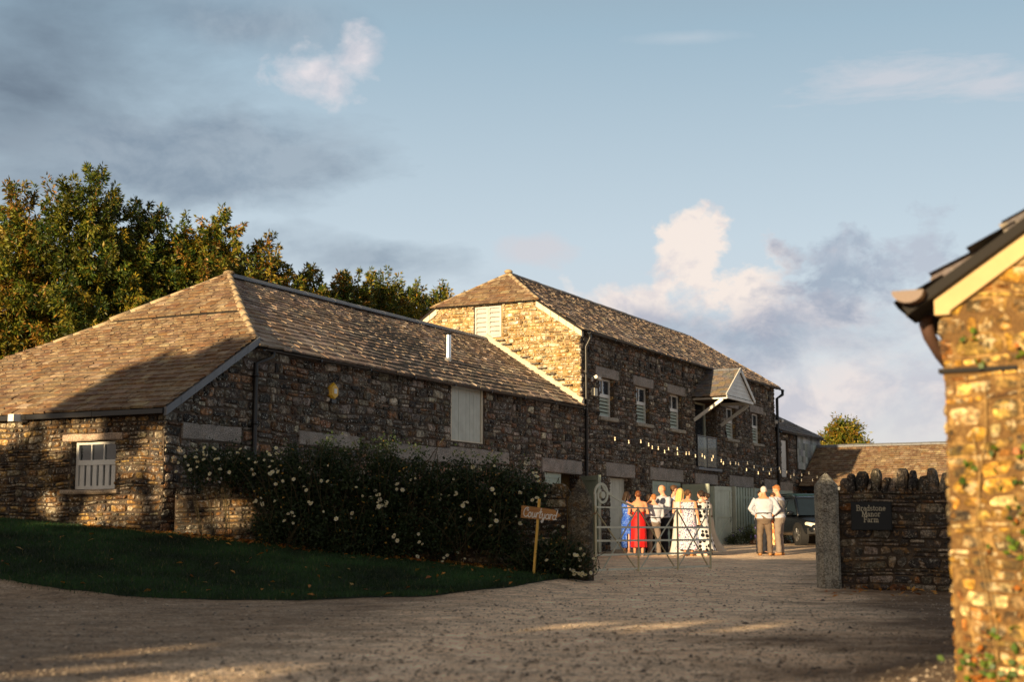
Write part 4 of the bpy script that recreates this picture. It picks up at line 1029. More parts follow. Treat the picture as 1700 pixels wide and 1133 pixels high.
# courtyard arrow sign
SCR = {
 'C': (.66, [arc(.40, .5, .36, .48, 60, 320, 16), arc(.52, .80, .12, .14, 60, 330, 8)]),
 'o': (.50, [arc(.24, .26, .2, .26, 90, 450, 12)+[(.34, .42), (.52, .40)]]),
 'u': (.56, [[(0, .40), (.08, .52), (.08, .15)]+arc(.22, .14, .14, .14, 180, 350, 6)+[(.40, .50)], [(.40, .50), (.40, .08), (.54, .08)]]),
 'r': (.40, [[(.0, .1), (.10, .54), (.10, .04)], [(.10, .36), (.20, .52), (.34, .48)]]),
 't': (.38, [[(.15, 1.0), (.14, .12), (.22, .02), (.34, .10)], [(.0, .62), (.34, .66)]]),
 'y': (.54, [[(0, .42), (.10, .50), (.10, .15)]+arc(.24, .14, .14, .14, 180, 350, 6)+[(.42, .5)], [(.42, .5), (.36, -.28), (.22, -.42), (.10, -.30), (.52, .12)]]),
 'a': (.56, [arc(.24, .25, .22, .24, 50, 350, 12), [(.46, .5), (.42, .08), (.56, .06)]]),
 'd': (.60, [arc(.24, .25, .22, .24, 50, 350, 12), [(.50, 1.02), (.44, .08), (.58, .04)]]),
}
m, nt, b, _ = newmat('pine_board'); co = objco(nt); mp = nd(nt, 'ShaderNodeMapping'); mp.inputs['Scale'].default_value = (1.2, 8, 14); nt.links.new(co, mp.inputs[0])
gn = noisen(nt, mp.outputs[0], 3, 6, .65, .6); nt.links.new(mixc(nt, ramp(nt, gn, [(.35, 0), (.65, 1)]), (.26, .11, .03), (.52, .26, .08)), b.inputs['Base Color']); b.inputs['Roughness'].default_value = .6; bump(nt, gn, b, .3, .004); M['pine'] = m
m, nt, b, _ = newmat('pine_stake'); co = objco(nt); mp = nd(nt, 'ShaderNodeMapping'); mp.inputs['Scale'].default_value = (10, 10, 1.2); nt.links.new(co, mp.inputs[0])
gn = noisen(nt, mp.outputs[0], 4, 6, .65, .4); nt.links.new(mixc(nt, ramp(nt, gn, [(.35, 0), (.7, 1)]), (.62, .36, .06), (.88, .55, .12)), b.inputs['Base Color']); b.inputs['Roughness'].default_value = .6; M['stake'] = m
arrow = empty('direction_sign', (.395, 23.46, G(.36, 23.46)), R(-10), 'small wooden arrow sign on a leaning yellow stake, lettered in white script, among the roses', 'sign')
m = MB(); m.bar((-.05, 0, -.1), (.055, 0, 1.26), .035, .075, up=(0, 1, 0)); m.build('stake', M['stake'], arrow)
m = MB(); pr = [(-.23, 1.13), (.33, 1.045), (.405, .945), (.30, .875), (-.235, .945)]
# board tilted with the stake
pr = [(-.235, 1.155), (.305, 1.085), (.415, .985), (.285, .905), (-.245, .950)]
n = len(pr); vs = [(a, -.055, c) for a, c in pr]+[(a, -.033, c) for a, c in pr]
m.add(vs, [tuple(reversed(range(n))), tuple(range(n, 2*n))]+[(i, (i+1) % n, n+(i+1) % n, n+i) for i in range(n)]); m.build('arrow_board', M['pine'], arrow)
m = MB(); th = R(-6.5); ct, st = math.cos(th), math.sin(th)
write(m, SCR, 'Courtyard', lambda x, z, w: (-.215+x*ct-z*1.28*st, -.0555-w, .975+x*st+z*1.28*ct), .122, .0135, track=.0, x0=0, slant=.15)
m.build('lettering', mat_paint('letter_white', (.85, .84, .8), .6, 0), arrow)

# ================================================================ fence and courtyard fittings
fence = barn_empty('timber_fence', 12.0, -.42, .57, 'sage green timber fence panels in front of the tall barn beside the cars', 'fence')
TFn = lambda u, z, w: (u, -w, z)
m = MB()
for i in range(7): tb(m, TFn, .02+.31*i, .02+.31*i+.2, .0, 1.99, 0, .02)
for i in range(7): tb(m, TFn, .17+.31*i, .17+.31*i+.2, .0, 1.90, -.05, -.03)
for z in (.3, 1.6): tb(m, TFn, .0, 2.2, z, z+.09, -.028, -.002)
m.build('slat_panel', M['sage'], fence)
m = MB(); 
for i in range(24): tb(m, TFn, 2.4+.19*i, 2.4+.19*i+.182, .0, 1.95, -.03, -.005+rnd.uniform(-.002, .002))
tb(m, TFn, 2.35, 7.0, 1.86, 2.0, -.002, .03); tb(m, TFn, 2.35, 7.0, 0, .12, -.002, .03); tb(m, TFn, 2.4, 7, .95, 1.05, -.002, .028)
m.build('board_panel', M['sage'], fence)
for u in (0, 2.2, 4.6, 6.95): 
    m = MB(); tb(m, TFn, u, u+.1, -.1, 2.01, -.08, .045); m.build('post', M['sage_light'], fence)

def camera_box(x, y, z, label, dirx=1):
    e = barn_empty('security_camera', x, y, z, label, 'camera')
    m = MB(); m.box(-.05, .05, -.02, .06, -.06, .06); m.bar((0, 0, 0), (0, -.16, .02), .03, .03); m.build('bracket', M['white'], e)
    m = MB(); m.tube([(-.16*dirx, -.2, .05), (.12*dirx, -.2, .0)], .05, 12); m.box(-.19, .10, -.26, -.14, .055, .066); m.build('housing', M['white'], e)
    m = MB(); m.tube([(.12*dirx, -.2, .0), (.125*dirx, -.2, -.001)], .035, 12); m.build('lens', M['glass'], e)
    return e
camera_box(.72, -.03, 5.32, 'white security camera above a cream box on the tall barn corner')
camera_box(18.3, -.12, 5.28, 'white security camera on the far downpipe of the tall barn', -1)
e = barn_empty('junction_box', .72, -.04, 4.95, 'small cream junction box fixed under the camera on the barn corner', 'box')
m = MB(); m.box(-.1, .1, -.1, 0, -.1, .1); m.box(-.11, .11, -.12, -.101, -.11, .11); m.build('casing', M['cream_door'], e)
e = barn_empty('alarm_box', -12.22, 0, 3.85, 'yellow hexagonal alarm box on the long dark wall', 'alarm')
def hexr(y, r): return [(r*.82*math.sin(R(60*k)), y, r*math.cos(R(60*k))) for k in range(6)]
m = MB(); m.rings([hexr(0, .17), hexr(-.06, .19), hexr(-.11, .15), hexr(-.115, .05)]); m.build('casing', M['yellow'], e)
m = MB(); m.box(-.05, .05, -.123, -.117, -.045, .055); m.build('badge', M['white'], e)
m = MB(); m.box(-.08, .08, -.085, -.02, -.235, -.15); m.build('strobe', M['black'], e)
e = empty('outside_tap_box', (0, 0, 0)); bpy.data.objects.remove(e)

# festoon bulbs over the yard
mb_, nt, b, _ = newmat('bulb_glow'); b.inputs['Base Color'].default_value = (1, .85, .6, 1); b.inputs['Emission Color'].default_value = (1, .72, .38, 1); b.inputs['Emission Strength'].default_value = .3; M['bulb'] = mb_
bulbA = [(1021, 731), (1044, 736), (1064, 735), (1077, 740.5), (1083, 745), (1103.5, 752), (1125, 755.3), (1154.7, 759), (1170, 761), (1182, 765), (1201, 771), (1239.4, 781.7), (1259, 787.3), (1277.6, 787.8), (1295.7, 785), (1312.8, 793.5), (1330.5, 799), (1349, 799)]
bulbB = [(1093, 746.3), (1110, 747.4), (1124.6, 747.3), (1139.4, 754.8), (1144.3, 754.8), (1166, 758), (1184, 760), (1197.4, 767), (1212.5, 771), (1221.3, 771), (1226.2, 772.5), (1241, 770.8), (1252, 777), (1267, 781), (1280, 781.7), (1294, 779.8), (1306, 786), (1318, 790), (1331, 790.3), (1343, 787.3), (1356.6, 794), (1366, 790)]
Fpx = 50/36*1700; pit = R(7.5875)
def pix(px, py, yl_):
    x, y = px-850, -(py-566.5); r = Vector((x, Fpx*math.cos(pit)-y*math.sin(pit), Fpx*math.sin(pit)+y*math.cos(pit)))
    s = (yl_+C0[0]*NB[0]+C0[1]*NB[1])/(r.x*NB[0]+r.y*NB[1]); P = r*s+Vector((0, 0, CZ)); q = Vector((P.x-C0[0], P.y-C0[1]))
    return (q.x*D[0]+q.y*D[1], P.z)
for nm, arr, yy_, lab in (('string_lights', bulbA, -1.0, 'lower string of round festoon bulbs draped across the courtyard front'), ('string_lights', bulbB, -.75, 'upper string of small festoon bulbs draped along the barn wall')):
    e = barn_empty(nm, 0, yy_, 3.3, lab, 'string lights')
    P3 = [pix(a, b_, yy_) for a, b_ in arr]
    m = MB(); pp = [(P3[0][0]-.5, 0, P3[0][1]+.15-3.3)]+[(a, 0, c+.09-3.3) for a, c in P3]+[(P3[-1][0]+1.0, 0, P3[-1][1]+.15-3.3)]
    m.tube(pp, .006, 5); m.build('cable', M['black'], e)
    me0 = None
    for a, c in P3:
        if me0 is None:
            m = MB(); m.ell((0, 0, 0), .019, .019, .021, 10, 8); m.tube([(0, 0, .028), (0, 0, .08)], .012, 8); bo = m.build('bulb', M['bulb'], e, smooth=True); me0 = bo.data
        else:
            bo = bpy.data.objects.new('bulb', me0); COL.objects.link(bo); bo.parent = e
        bo.location = (a, 0, c-3.3)
# ================================================================ trees
GREENS = np.array([(.022, .048, .007), (.055, .082, .008), (.125, .13, .012), (.21, .155, .014), (.24, .12, .018)])
def tree_crown(seed, lobes, nleaf, L=.19, W=.055, pal=(3, 4, 3, 1, .5), clus=60, spread=.34, droop=.55, inner=.25, rlo=.82):
    g = np.random.default_rng(seed); lobes = np.array(lobes, dtype=float)   # cx cy cz rx ry rz
    vol = (lobes[:, 3]*lobes[:, 4]+lobes[:, 4]*lobes[:, 5]+lobes[:, 3]*lobes[:, 5]); nc = nleaf//clus
    k = g.choice(len(lobes), nc, p=vol/vol.sum()); u = g.normal(size=(nc, 3)); u /= np.linalg.norm(u, axis=1)[:, None]
    r = np.where(g.random(nc) < inner, g.random(nc)**.6*.9, g.uniform(rlo, 1.10, nc))
    r *= 1+.10*np.sin(u[:, 0]*7+k)+.10*np.cos(u[:, 2]*9+k*2)
    C = lobes[k, :3]+u*lobes[k, 3:]*r[:, None]
    sz = g.uniform(.6, 1.5, nc)
    cc = np.repeat(C, clus, 0); ss = np.repeat(sz, clus)[:, None]
    # leaves hang round short twigs that point outwards and up
    tw = u+np.array([0, 0, .5]); tw /= np.linalg.norm(tw, axis=1)[:, None]; tw = np.repeat(tw, clus, 0)
    t = g.random(len(cc))[:, None]; off = g.normal(size=cc.shape); off /= np.linalg.norm(off, axis=1)[:, None]
    P = cc+tw*(t-.4)*ss*spread*2.0+off*ss*spread*(.35+.3*(1-t))
    dirs = off+tw*.6
    V = leaf_quads(P, L*g.uniform(.7, 1.25, len(P)), W*g.uniform(.8, 1.2, len(P)), g, droop, dirs)
    p = np.array(pal)/sum(pal); ci = np.repeat(g.choice(5, nc, p=p), clus); ci2 = g.choice(5, len(P), p=p); ci = np.where(g.random(len(P)) < .5, ci, ci2)
    col = GREENS[ci]*g.uniform(.75, 1.25, (len(P), 1))*np.repeat(g.uniform(.6, 1.3, nc), clus)[:, None]
    return V, col
def add_tree(name, loc, label, cat, V, col, trunk_h, tr, mat, group=None, limbs=6, seed=0, lobes=(), data=None):
    e = empty(name, loc, 0, label, cat, group)
    if data: 
        o = bpy.data.objects.new('crown', data); COL.objects.link(o); o.parent = e
    else: o = quads_np('crown', V, col, mat, e)
    r_ = random.Random(seed); m = MB()
    m.tube([(0, 0, -.3), (.05, .02, trunk_h*.3), (-.06, .05, trunk_h*.7), (0, 0, trunk_h)], [tr*1.3, tr, tr*.8, tr*.6], 10)
    for i in range(limbs):
        lb = lobes[i % len(lobes)]; z0 = trunk_h*r_.uniform(.35, .95)
        m.tube([(0, 0, z0), (lb[0]*.4, lb[1]*.4, (z0+lb[2])/2+.2), (lb[0], lb[1], lb[2])], [tr*.45, tr*.3, tr*.1], 6)
    m.build('trunk', M['bark'], e); return e, o.data
def lobe_set(seed, R_, H0, H1, n=9):
    r_ = random.Random(seed); out = []
    for i in range(n):
        f = i/(n-1); z = H0+(H1-H0)*f; w = R_*(1-max(0, f-.3)**1.6*1.1); a = i*2.4+r_.uniform(-.5, .5); d = w*r_.uniform(.25, .75)
        s = w*r_.uniform(.50, .72)*(1 if f < .8 else .95)
        out.append((math.cos(a)*d*(1-f*.4), math.sin(a)*d*(1-f*.4), z, s, s, s*r_.uniform(.8, 1.2)))
    out.append((0, 0, (H0+H1)/2-.6, R_*.82, R_*.82, (H1-H0)*.56)); return out
# big row behind the long barn: (px-derived spots made into metres) x, y, top height, radius
row = [(-14.9, 41.8, 11.5, 2.3, (1, 2, 3, 3, 3), 'russet tinged sweet chestnut tree at the far left edge of the row'),
       (-12.7, 41.5, 12.1, 2.5, (2, 4, 4, 1.5, .5), 'tallest sweet chestnut tree of the row behind the long barn'),
       (-11.3, 42.6, 11.3, 2.2, (3, 4, 3, 1, .5), 'dense green chestnut tree next to the tallest one'),
       (-10.1, 43.4, 10.7, 2.1, (2, 3, 3, 2, 1), 'darker chestnut tree in the dip of the tree line'),
       (-9.1, 43, 11.1, 2.0, (2, 3, 4, 2, 1), 'chestnut tree with a bright pointed top left of the hip ridge'),
       (-7.9, 44, 10.6, 2.2, (2, 3, 3, 3, 1.5), 'golden tinged chestnut tree right behind the roof peak'),
       (-6.7, 45.6, 10.0, 2.1, (3, 3, 3, 2, 1), 'rounded chestnut tree above the start of the long ridge'),
       (-5.7, 48, 10.1, 2.2, (2, 3, 3, 2, 1.5), 'low golden chestnut tree above the middle of the long ridge'),
       (-5.0, 50, 10.5, 1.9, (2, 3, 4, 2, 1), 'small chestnut tree filling the gap above the ridge'),
       (-3.8, 54, 10.6, 2.0, (2, 3, 3, 2, 1), 'farthest chestnut tree seen over the ridge near the flue'),
       (-4.5, 51.5, 10.3, 2.1, (2, 3, 3, 3, 1), 'last low chestnut tree at the right end of the row'),
       (-17.6, 42, 11.4, 2.8, (3, 4, 3, 1, .5), 'dark chestnut tree beyond the left end of the row')]
for i, (x, y, h, r, pal, lab) in enumerate(row):
    ls = lobe_set(30+i, r, 3.0, h-1.35, 20)
    V, c = tree_crown(50+i, ls, 100000, pal=pal, L=.165, W=.05, inner=.30, clus=80, spread=.25, rlo=.78)
    add_tree('chestnut_tree', (x, y, .6), lab, 'tree', V, c, 5.0, .28, M['leaf'], 'trees behind the long barn', seed=i, lobes=ls)
for i, (x, y, h, r, lab) in enumerate([(-2.9, 58, 10.3, 2.3, 'yellow green tree in the gap left of the tall barn'), (-4.9, 60, 10.6, 2.4, 'rounded tree top just left of the tall barn gap'), (17.4, 75, 6.3, 1.75, 'small round tree catching the sun above the cart shed roof'), (19.6, 84, 4.4, 1.7, 'low tree top half hidden behind the cart shed ridge')]):
    ls = lobe_set(60+i, r, 2.6, h-.6, 14)
    V, c = tree_crown(80+i, ls, 60000, pal=(1, 3, 4, 3, 1), L=.19, W=.075, clus=40)
    add_tree('broadleaf_tree', (x, y, .6), lab, 'tree', V, c, 4.0, .2, M['leaf'], seed=i+9, lobes=ls)

# ================================================================ trees behind the photographer with crowns and gaps shaped to lay shade and sun patches over the yard
SEL, SOFF = R(9), R(3.5)
sunh = Vector((-D[0]*math.cos(SOFF)+NB[0]*math.sin(SOFF), -D[1]*math.cos(SOFF)+NB[1]*math.sin(SOFF)))
perp = Vector((-sunh.y, sunh.x))
TOPL = [(-30, 5.2), (-21.6, 5.2), (-20.7, 5.45), (-20.15, 5.75), (-20.05, 6.6), (-19.8, 7.25), (-18.9, 7.4), (-18.0, 7.85), (-17.6, 7.7), (-17.25, 6.0), (-17.0, 5.75), (-14.6, 5.45), (-12.5, 5.5), (-9, 5.6), (-6.6, 5.5), (-5.9, 5.75), (-4.5, 5.3), (-3.4, 4.4), (-2.75, 3.2), (-2.6, 2.0)]
HOLES0 = [(-19.45, 5.58, .34, .2), (-20.1, 5.4, .25, .2), (-18.4, 5.0, .22, .16), (-17.8, 5.25, .26, .3), (-17.68, 4.85, .16, .2), (-20.2, 4.32, .22, .14), (-19.05, 4.2, .3, .22), (-18.4, 4.3, .26, .2),
         (-19.25, 3.97, .2, .13), (-17.57, 4.36, .16, .14), (-16.6, 4.24, .24, .2), (-17.25, 3.95, .2, .12), (-6.5, 1.13, .42, .17), (-8.3, 1.40, .14, .05), (-7.65, 1.18, .2, .04), (-5.9, 2.16, .3, .07), (-5.4, 2.2, .3, .08), (-6.7, 2.09, .2, .05)]
HOLES = [(a, b_, c*1.0, d_*1.05) if b_ > 3 else (a, b_, c, d_) for a, b_, c, d_ in HOLES0]
g = np.random.default_rng(17)
def shade_leaves(u0, u1, s0, s1):
    cell = .16; U, Vv = np.meshgrid(np.arange(u0, u1, cell), np.arange(-.4, 8.0, cell)); U = U.ravel(); Vv = Vv.ravel()
    top = np.array([lerp_tab(TOPL, u) for u in U]); top += .09*np.sin(U*5.1)+.07*np.sin(U*11.3+1)
    k = Vv < top; U, Vv = U[k], Vv[k]; reps = 10
    U = np.repeat(U, reps)+g.uniform(-.5, .5, len(U)*reps)*cell*1.6; Vv = np.repeat(Vv, reps)+g.uniform(-.5, .5, len(Vv)*reps)*cell*1.6
    ok = np.ones(len(U), bool)
    for hu, hv, ru, rv in HOLES: ok &= ((U-hu)/(ru+.06))**2+((Vv-hv)/(rv+.05))**2 > 1
    U, Vv = U[ok], Vv[ok]; ok = U < -2.72; U, Vv = U[ok], Vv[ok]
    S_ = g.uniform(s0, s1, len(U)); z = Vv+math.tan(SEL)*S_
    P = np.stack([sunh.x*S_+perp.x*U, sunh.y*S_+perp.y*U, z], 1)
    n = len(P); dirs = g.normal(size=(n, 3)); 
    V = leaf_quads(P, .34, .2, g, .2, dirs)
    # the part of a leaf that lies across a gap would close it: keep leaves small beside the gaps
    for hu, hv, ru, rv in HOLES:
        q = ((U-hu)/(ru+.16))**2+((Vv-hv)/(rv+.14))**2 < 1
        V[q] = P[q][:, None]+(V[q]-P[q][:, None])*.62
    col = GREENS[g.choice(4, n)]*g.uniform(.7, 1.3, (n, 1)); return V, col
for (u0, u1, s0, s1, lab) in ((-8.4, -2.6, 11, 14.5, 'unseen shade tree behind the photographer, crown shaped for the light, nearest the outbuilding'), (-14, -8.4, 11.5, 15.5, 'unseen shade tree behind the photographer, crown shaped for the light, second along the drive'), (-19.4, -14, 11, 15, 'unseen shade tree behind the photographer, crown shaped for the light, third along the drive'), (-25.5, -19.4, 11.5, 15.5, 'unseen shade tree behind the photographer, crown shaped for the light, farthest along the drive')):
    V, c = shade_leaves(u0, u1, s0, s1); um, s_m = (u0+u1)/2, (s0+s1)/2
    bx, by = sunh.x*s_m+perp.x*um, sunh.y*s_m+perp.y*um; V = V-np.array([bx, by, 0])
    e, _ = add_tree('shade_tree', (bx, by, 0), lab, 'tree', V, c, 4.6, .3, M['leaf_dark'], 'trees behind the photographer', seed=4, lobes=[(0, 1, 6, 0, 0, 0), (1, -1, 6.5, 0, 0, 0), (-1, -1, 7, 0, 0, 0)])

# ================================================================ roses and shrubs
def rose_bush(label, boxes, nleaf, nrose, seed, fl_boxes=None, rose_r=(.022, .045), base=(0, 24, .3)):
    g = np.random.default_rng(seed); e = empty('rose_bush', base, 0, label, 'rose bush', 'climbing roses on the garden wall')
    boxes = np.array(boxes, dtype=float)      # cx cy cz rx ry rz
    w = boxes[:, 3]*boxes[:, 5]; k = g.choice(len(boxes), nleaf//30, p=w/w.sum()); u = g.normal(size=(len(k), 3)); u /= np.linalg.norm(u, axis=1)[:, None]
    C = boxes[k, :3]+u*boxes[k, 3:]*g.uniform(.35, 1.08, len(k))[:, None]; C[:, 2] += g.normal(size=len(k))*.04
    P = np.repeat(C, 30, 0)+g.normal(size=(len(k)*30, 3))*.075
    V = leaf_quads(P, g.uniform(.035, .07, len(P)), g.uniform(.022, .04, len(P)), g, .2)-np.array(base)
    t = g.random((len(P), 1)); col = np.array([.010, .022, .008])*(1-t)+np.array([.035, .06, .018])*t; col[g.random(len(P)) < .012] = (.45, .26, .05)
    quads_np('foliage', V, col, M['leaf_dark'], e)
    m = MB(); r_ = random.Random(seed)
    for i in range(26):
        b_ = boxes[r_.randrange(len(boxes))]; x0 = b_[0]+r_.uniform(-1, 1)*b_[3]*.6; p = [Vector((x0, b_[1], .25)), Vector((x0+r_.uniform(-.4, .4), b_[1]-b_[4]*.6, b_[2]-.2)), Vector((x0+r_.uniform(-.6, .6), b_[1]-b_[4], b_[2]+b_[5]*r_.uniform(.3, 1.15)))]
        q = [p[0].lerp(p[1], t_).lerp(p[1].lerp(p[2], t_), t_)-Vector(base) for t_ in np.linspace(0, 1, 8)]
        m.tube(q, .006, 5, (.06, .05, .025))
    m.build('stems', M['attr'], e)
    fb = np.array(fl_boxes if fl_boxes is not None else boxes, dtype=float); meshes = []
    for v in range(3):
        m = MB(); 
        for lay, (rr0, zz0, nn_) in enumerate(((1, .1, 6), (.72, .35, 5), (.42, .55, 4))):
            for q in range(nn_):
                a = 2*math.pi*(q+lay*.4+v*.2)/nn_; c_, s_ = math.cos(a), math.sin(a); W_ = rr0*.62
                pts = [(0, 0, 0), (c_*rr0*.55-s_*W_, s_*rr0*.55+c_*W_, zz0), (c_*rr0, s_*rr0, zz0+.25), (c_*rr0*.55+s_*W_, s_*rr0*.55-c_*W_, zz0)]
                m.add(pts, [(0, 1, 2, 3)], (.80, .77, .66) if lay else (.85, .82, .74))
        m.ell((0, 0, .3), .28, .28, .3, 8, 5, (.80, .70, .42)); meshes.append(m)
    datas = []
    left = 0
    for i in range(nrose):
        if left <= 0:
            b_ = fb[g.integers(len(fb))]; u = g.normal(size=3); u /= np.linalg.norm(u); u[1] = -abs(u[1])-.35; P0 = b_[:3]+u/np.linalg.norm(u)*b_[3:]*1.08; left = g.integers(1, 4); P0[1] -= .05
        left -= 1; P = P0+g.normal(size=3)*np.array([.075, .02, .06])
        if len(datas) < 3:
            o = meshes[len(datas)].build('rose', M['leaf_rose'], e); datas.append(o.data)
        else: o = bpy.data.objects.new('rose', datas[i % 3]); COL.objects.link(o); o.parent = e
        s = g.uniform(*rose_r); o.scale = (s, s, s); o.location = tuple(P-np.array(base)); o.rotation_euler = (R(60+g.uniform(-35, 35)), g.uniform(-.5, .5), g.uniform(-.8, .8))
    return e
M['leaf_rose'] = mat_leaf('rose_petal', .3, .7)
rose_bush('rose bush at the left end with clustered white blooms over the wall top', [(-4.0, 24.0, 1.0, .35, .3, .4), (-5.15, 24.25, 2.12, .55, .35, .26), (-4.5, 24.2, 2.1, .6, .4, .32), (-3.9, 24.1, 1.85, .6, .4, .55), (-3.6, 24.0, 1.3, .5, .35, .6)], 15000, 56, 1, [(-5.15, 24.2, 2.2, .5, .35, .25), (-4.6, 24.2, 2.2, .8, .35, .32), (-3.9, 24.1, 1.9, .6, .4, .6)], base=(-4.5, 24.1, .7))
rose_bush('dense dark rose bush in the middle of the garden wall', [(-3.3, 24.05, 2.0, .7, .45, .55), (-2.6, 24.0, 1.9, .8, .5, .62), (-1.95, 24.05, 1.95, .7, .45, .55), (-3.0, 23.95, 1.1, .8, .4, .5), (-2.1, 23.95, 1.15, .7, .4, .55), (-2.6, 23.95, .7, 1.2, .35, .35)], 26000, 46, 2, base=(-2.6, 24.0, .55))
rose_bush('straggling rose bush between the arrow sign and the middle bush', [(-1.2, 24.05, 1.75, .65, .45, .5), (-.6, 24.05, 1.72, .6, .4, .58), (-.05, 24.05, 1.66, .55, .4, .5), (-1.2, 23.95, 1.0, .7, .35, .4), (-.2, 23.95, 1.0, .5, .3, .5), (.35, 24.05, 1.6, .3, .25, .3)], 17000, 44, 3, base=(-.6, 24.0, .4))
rose_bush('low rose bush with white blooms at the foot of the dark gatepost', [(.75, 23.7, .62, .38, .3, .35), (1.1, 23.75, .5, .22, .2, .2), (.3, 23.75, .5, .35, .2, .2)], 6000, 26, 4, rose_r=(.025, .042), base=(.75, 23.7, .25))

def shrub(name, label, cat, P0, boxes, n, L, W, cols, seed, flowers=None):
    g = np.random.default_rng(seed); e = empty(name, P0, 0, label, cat); b = np.array(boxes, dtype=float)
    k = g.choice(len(b), n); u = g.normal(size=(n, 3)); u /= np.linalg.norm(u, axis=1)[:, None]
    P = b[k, :3]+u*b[k, 3:]*g.random((n, 1))**.5; V = leaf_quads(P, L*g.uniform(.6, 1.3, n), W, g, -.3)
    quads_np('foliage', V, np.array(cols)[g.integers(len(cols), size=n)], M['leaf'], e)
    m = MB()
    for q in b: m.tube([(0, 0, -.05), (q[0]*.5, q[1]*.5, q[2]*.5), (q[0], q[1], q[2])], [.012, .01, .005], 5, (.08, .06, .03))
    m.build('stems', M['attr'], e)
    if flowers:
        nf, fc, fr_ = flowers; u = g.normal(size=(nf, 3)); u /= np.linalg.norm(u, axis=1)[:, None]; k = g.choice(len(b), nf); P = b[k, :3]+u*b[k, 3:]
        V = leaf_quads(np.repeat(P, 4, 0)+g.normal(size=(nf*4, 3))*fr_*.4, fr_, fr_*.8, g, 0); quads_np('flowers', V, np.tile(np.array(fc), (nf*4, 1)), M['leaf'], e)
    return e
w = l2w(2.5, -.65, .45); shrub('garden_shrub', 'bushy variegated shrub against the cream stable door', 'shrub', w, [(0, 0, .45, .3, .25, .4), (.15, .1, .85, .22, .2, .3), (-.3, 0, .3, .25, .2, .3)], 900, .09, .04, [(.03, .05, .02), (.05, .08, .03), (.45, .46, .36)], 5, (40, (.7, .7, .6), .05))
w = l2w(13.1, -.8, .55); shrub('lavender_shrub', 'dark shrub with purple flowers below the slatted fence', 'shrub', w, [(0, 0, .25, .5, .3, .3), (.9, 0, .3, .5, .3, .32), (1.7, 0, .22, .4, .3, .25)], 2600, .08, .02, [(.015, .03, .015), (.03, .05, .02), (.05, .08, .04)], 6, (60, (.16, .10, .42), .05))
w = l2w(10.6, -1.1, .52); shrub('garden_shrub', 'spiky grassy shrub beside the open braced door', 'shrub', w, [(0, 0, .3, .35, .25, .3), (.3, -.1, .45, .3, .2, .3), (-.3, 0, .2, .25, .2, .2)], 700, .22, .02, [(.03, .05, .02), (.06, .08, .03)], 7, (14, (.18, .12, .45), .05))
e = barn_empty('bed_edging', 12.4, -1.35, .52, 'low orange stone edging round the lavender bed', 'edging')
m = MB(); rnd = random.Random(3); T = lambda u, z, w: (u, -w, z)
stones(m, T, 0, 3.2, -.1, .16, [], [(.40, .22, .10, 2), (.32, .20, .11, 2)], rnd, sw=(.2, .4), sh=(.1, .14)); m.box(0, 3.2, 0, .18, -.1, .15, (.3, .2, .12), 1); m.build('stonework', [M['stone_gable'], M['mort_gable']], e)
e = barn_empty('boulder', 10.9, -1.5, .5, 'rough orange brown stone at the foot of the braced door', 'stone')
m = MB(); m.ell((0, 0, .1), .3, .2, .17, 10, 6, (.28, .14, .07)); m.v = [(a+noise.noise(Vector((a*6, b_*6, c)))*.05, b_, c+noise.noise(Vector((b_*6, a*6, 4)))*.03) for a, b_, c in m.v]; m.build('stonework', M['stone_gable'], e)

# ivy on the near wall
g = np.random.default_rng(31)
def ivy(name, label, spots, n, seed):
    g = np.random.default_rng(seed); e = empty(name, (NX, NY, .05), -AZ, label, 'ivy')
    V = []; C = []
    for (u, z, ru, rz) in spots:
        k = int(n*ru*rz*110)+6; P = np.stack([u+g.normal(size=k)*ru, -.045-np.abs(g.normal(size=k))*.03, z+g.normal(size=k)*rz], 1)
        V.append(leaf_quads(P, g.uniform(.03, .06, k), g.uniform(.03, .05, k), g, .3)); t = g.random((k, 1)); c = np.array([.03, .07, .012])*(1-t)+np.array([.13, .20, .02])*t
        c[g.random(k) < .15] = (.35, .12, .02); C.append(c)
    quads_np('foliage', np.concatenate(V), np.concatenate(C), M['leaf'], e)
    m = MB(); r_ = random.Random(seed)
    for i in range(4):
        u = r_.uniform(.08, .6); m.tube([(u+.04*math.sin(k*.9+i)+.02*k*r_.uniform(-.3, .3), -.045, -.1+k*.28) for k in range(int(r_.uniform(5, 9)))], .003, 5, (.30, .19, .07))
    m.build('stems', M['attr'], e)
ivy('ivy', 'sparse green and russet ivy creeping up the sunlit near wall', [(.20, 2.14, .03, .04), (.22, 1.98, .015, .02), (.08, .26, .09, .12), (.2, .22, .12, .12), (.3, .34, .08, .12), (.42, 1.35, .03, .10), (.40, 1.05, .05, .08), (.28, 1.45, .02, .03), (.14, 1.40, .02, .02), (.44, 2.02, .02, .05), (.36, 1.2, .035, .10), (.40, .75, .04, .10), (.33, .95, .03, .06), (.22, .85, .015, .03), (.09, 1.25, .015, .03), (.15, .14, .12, .06)], 14, 3)
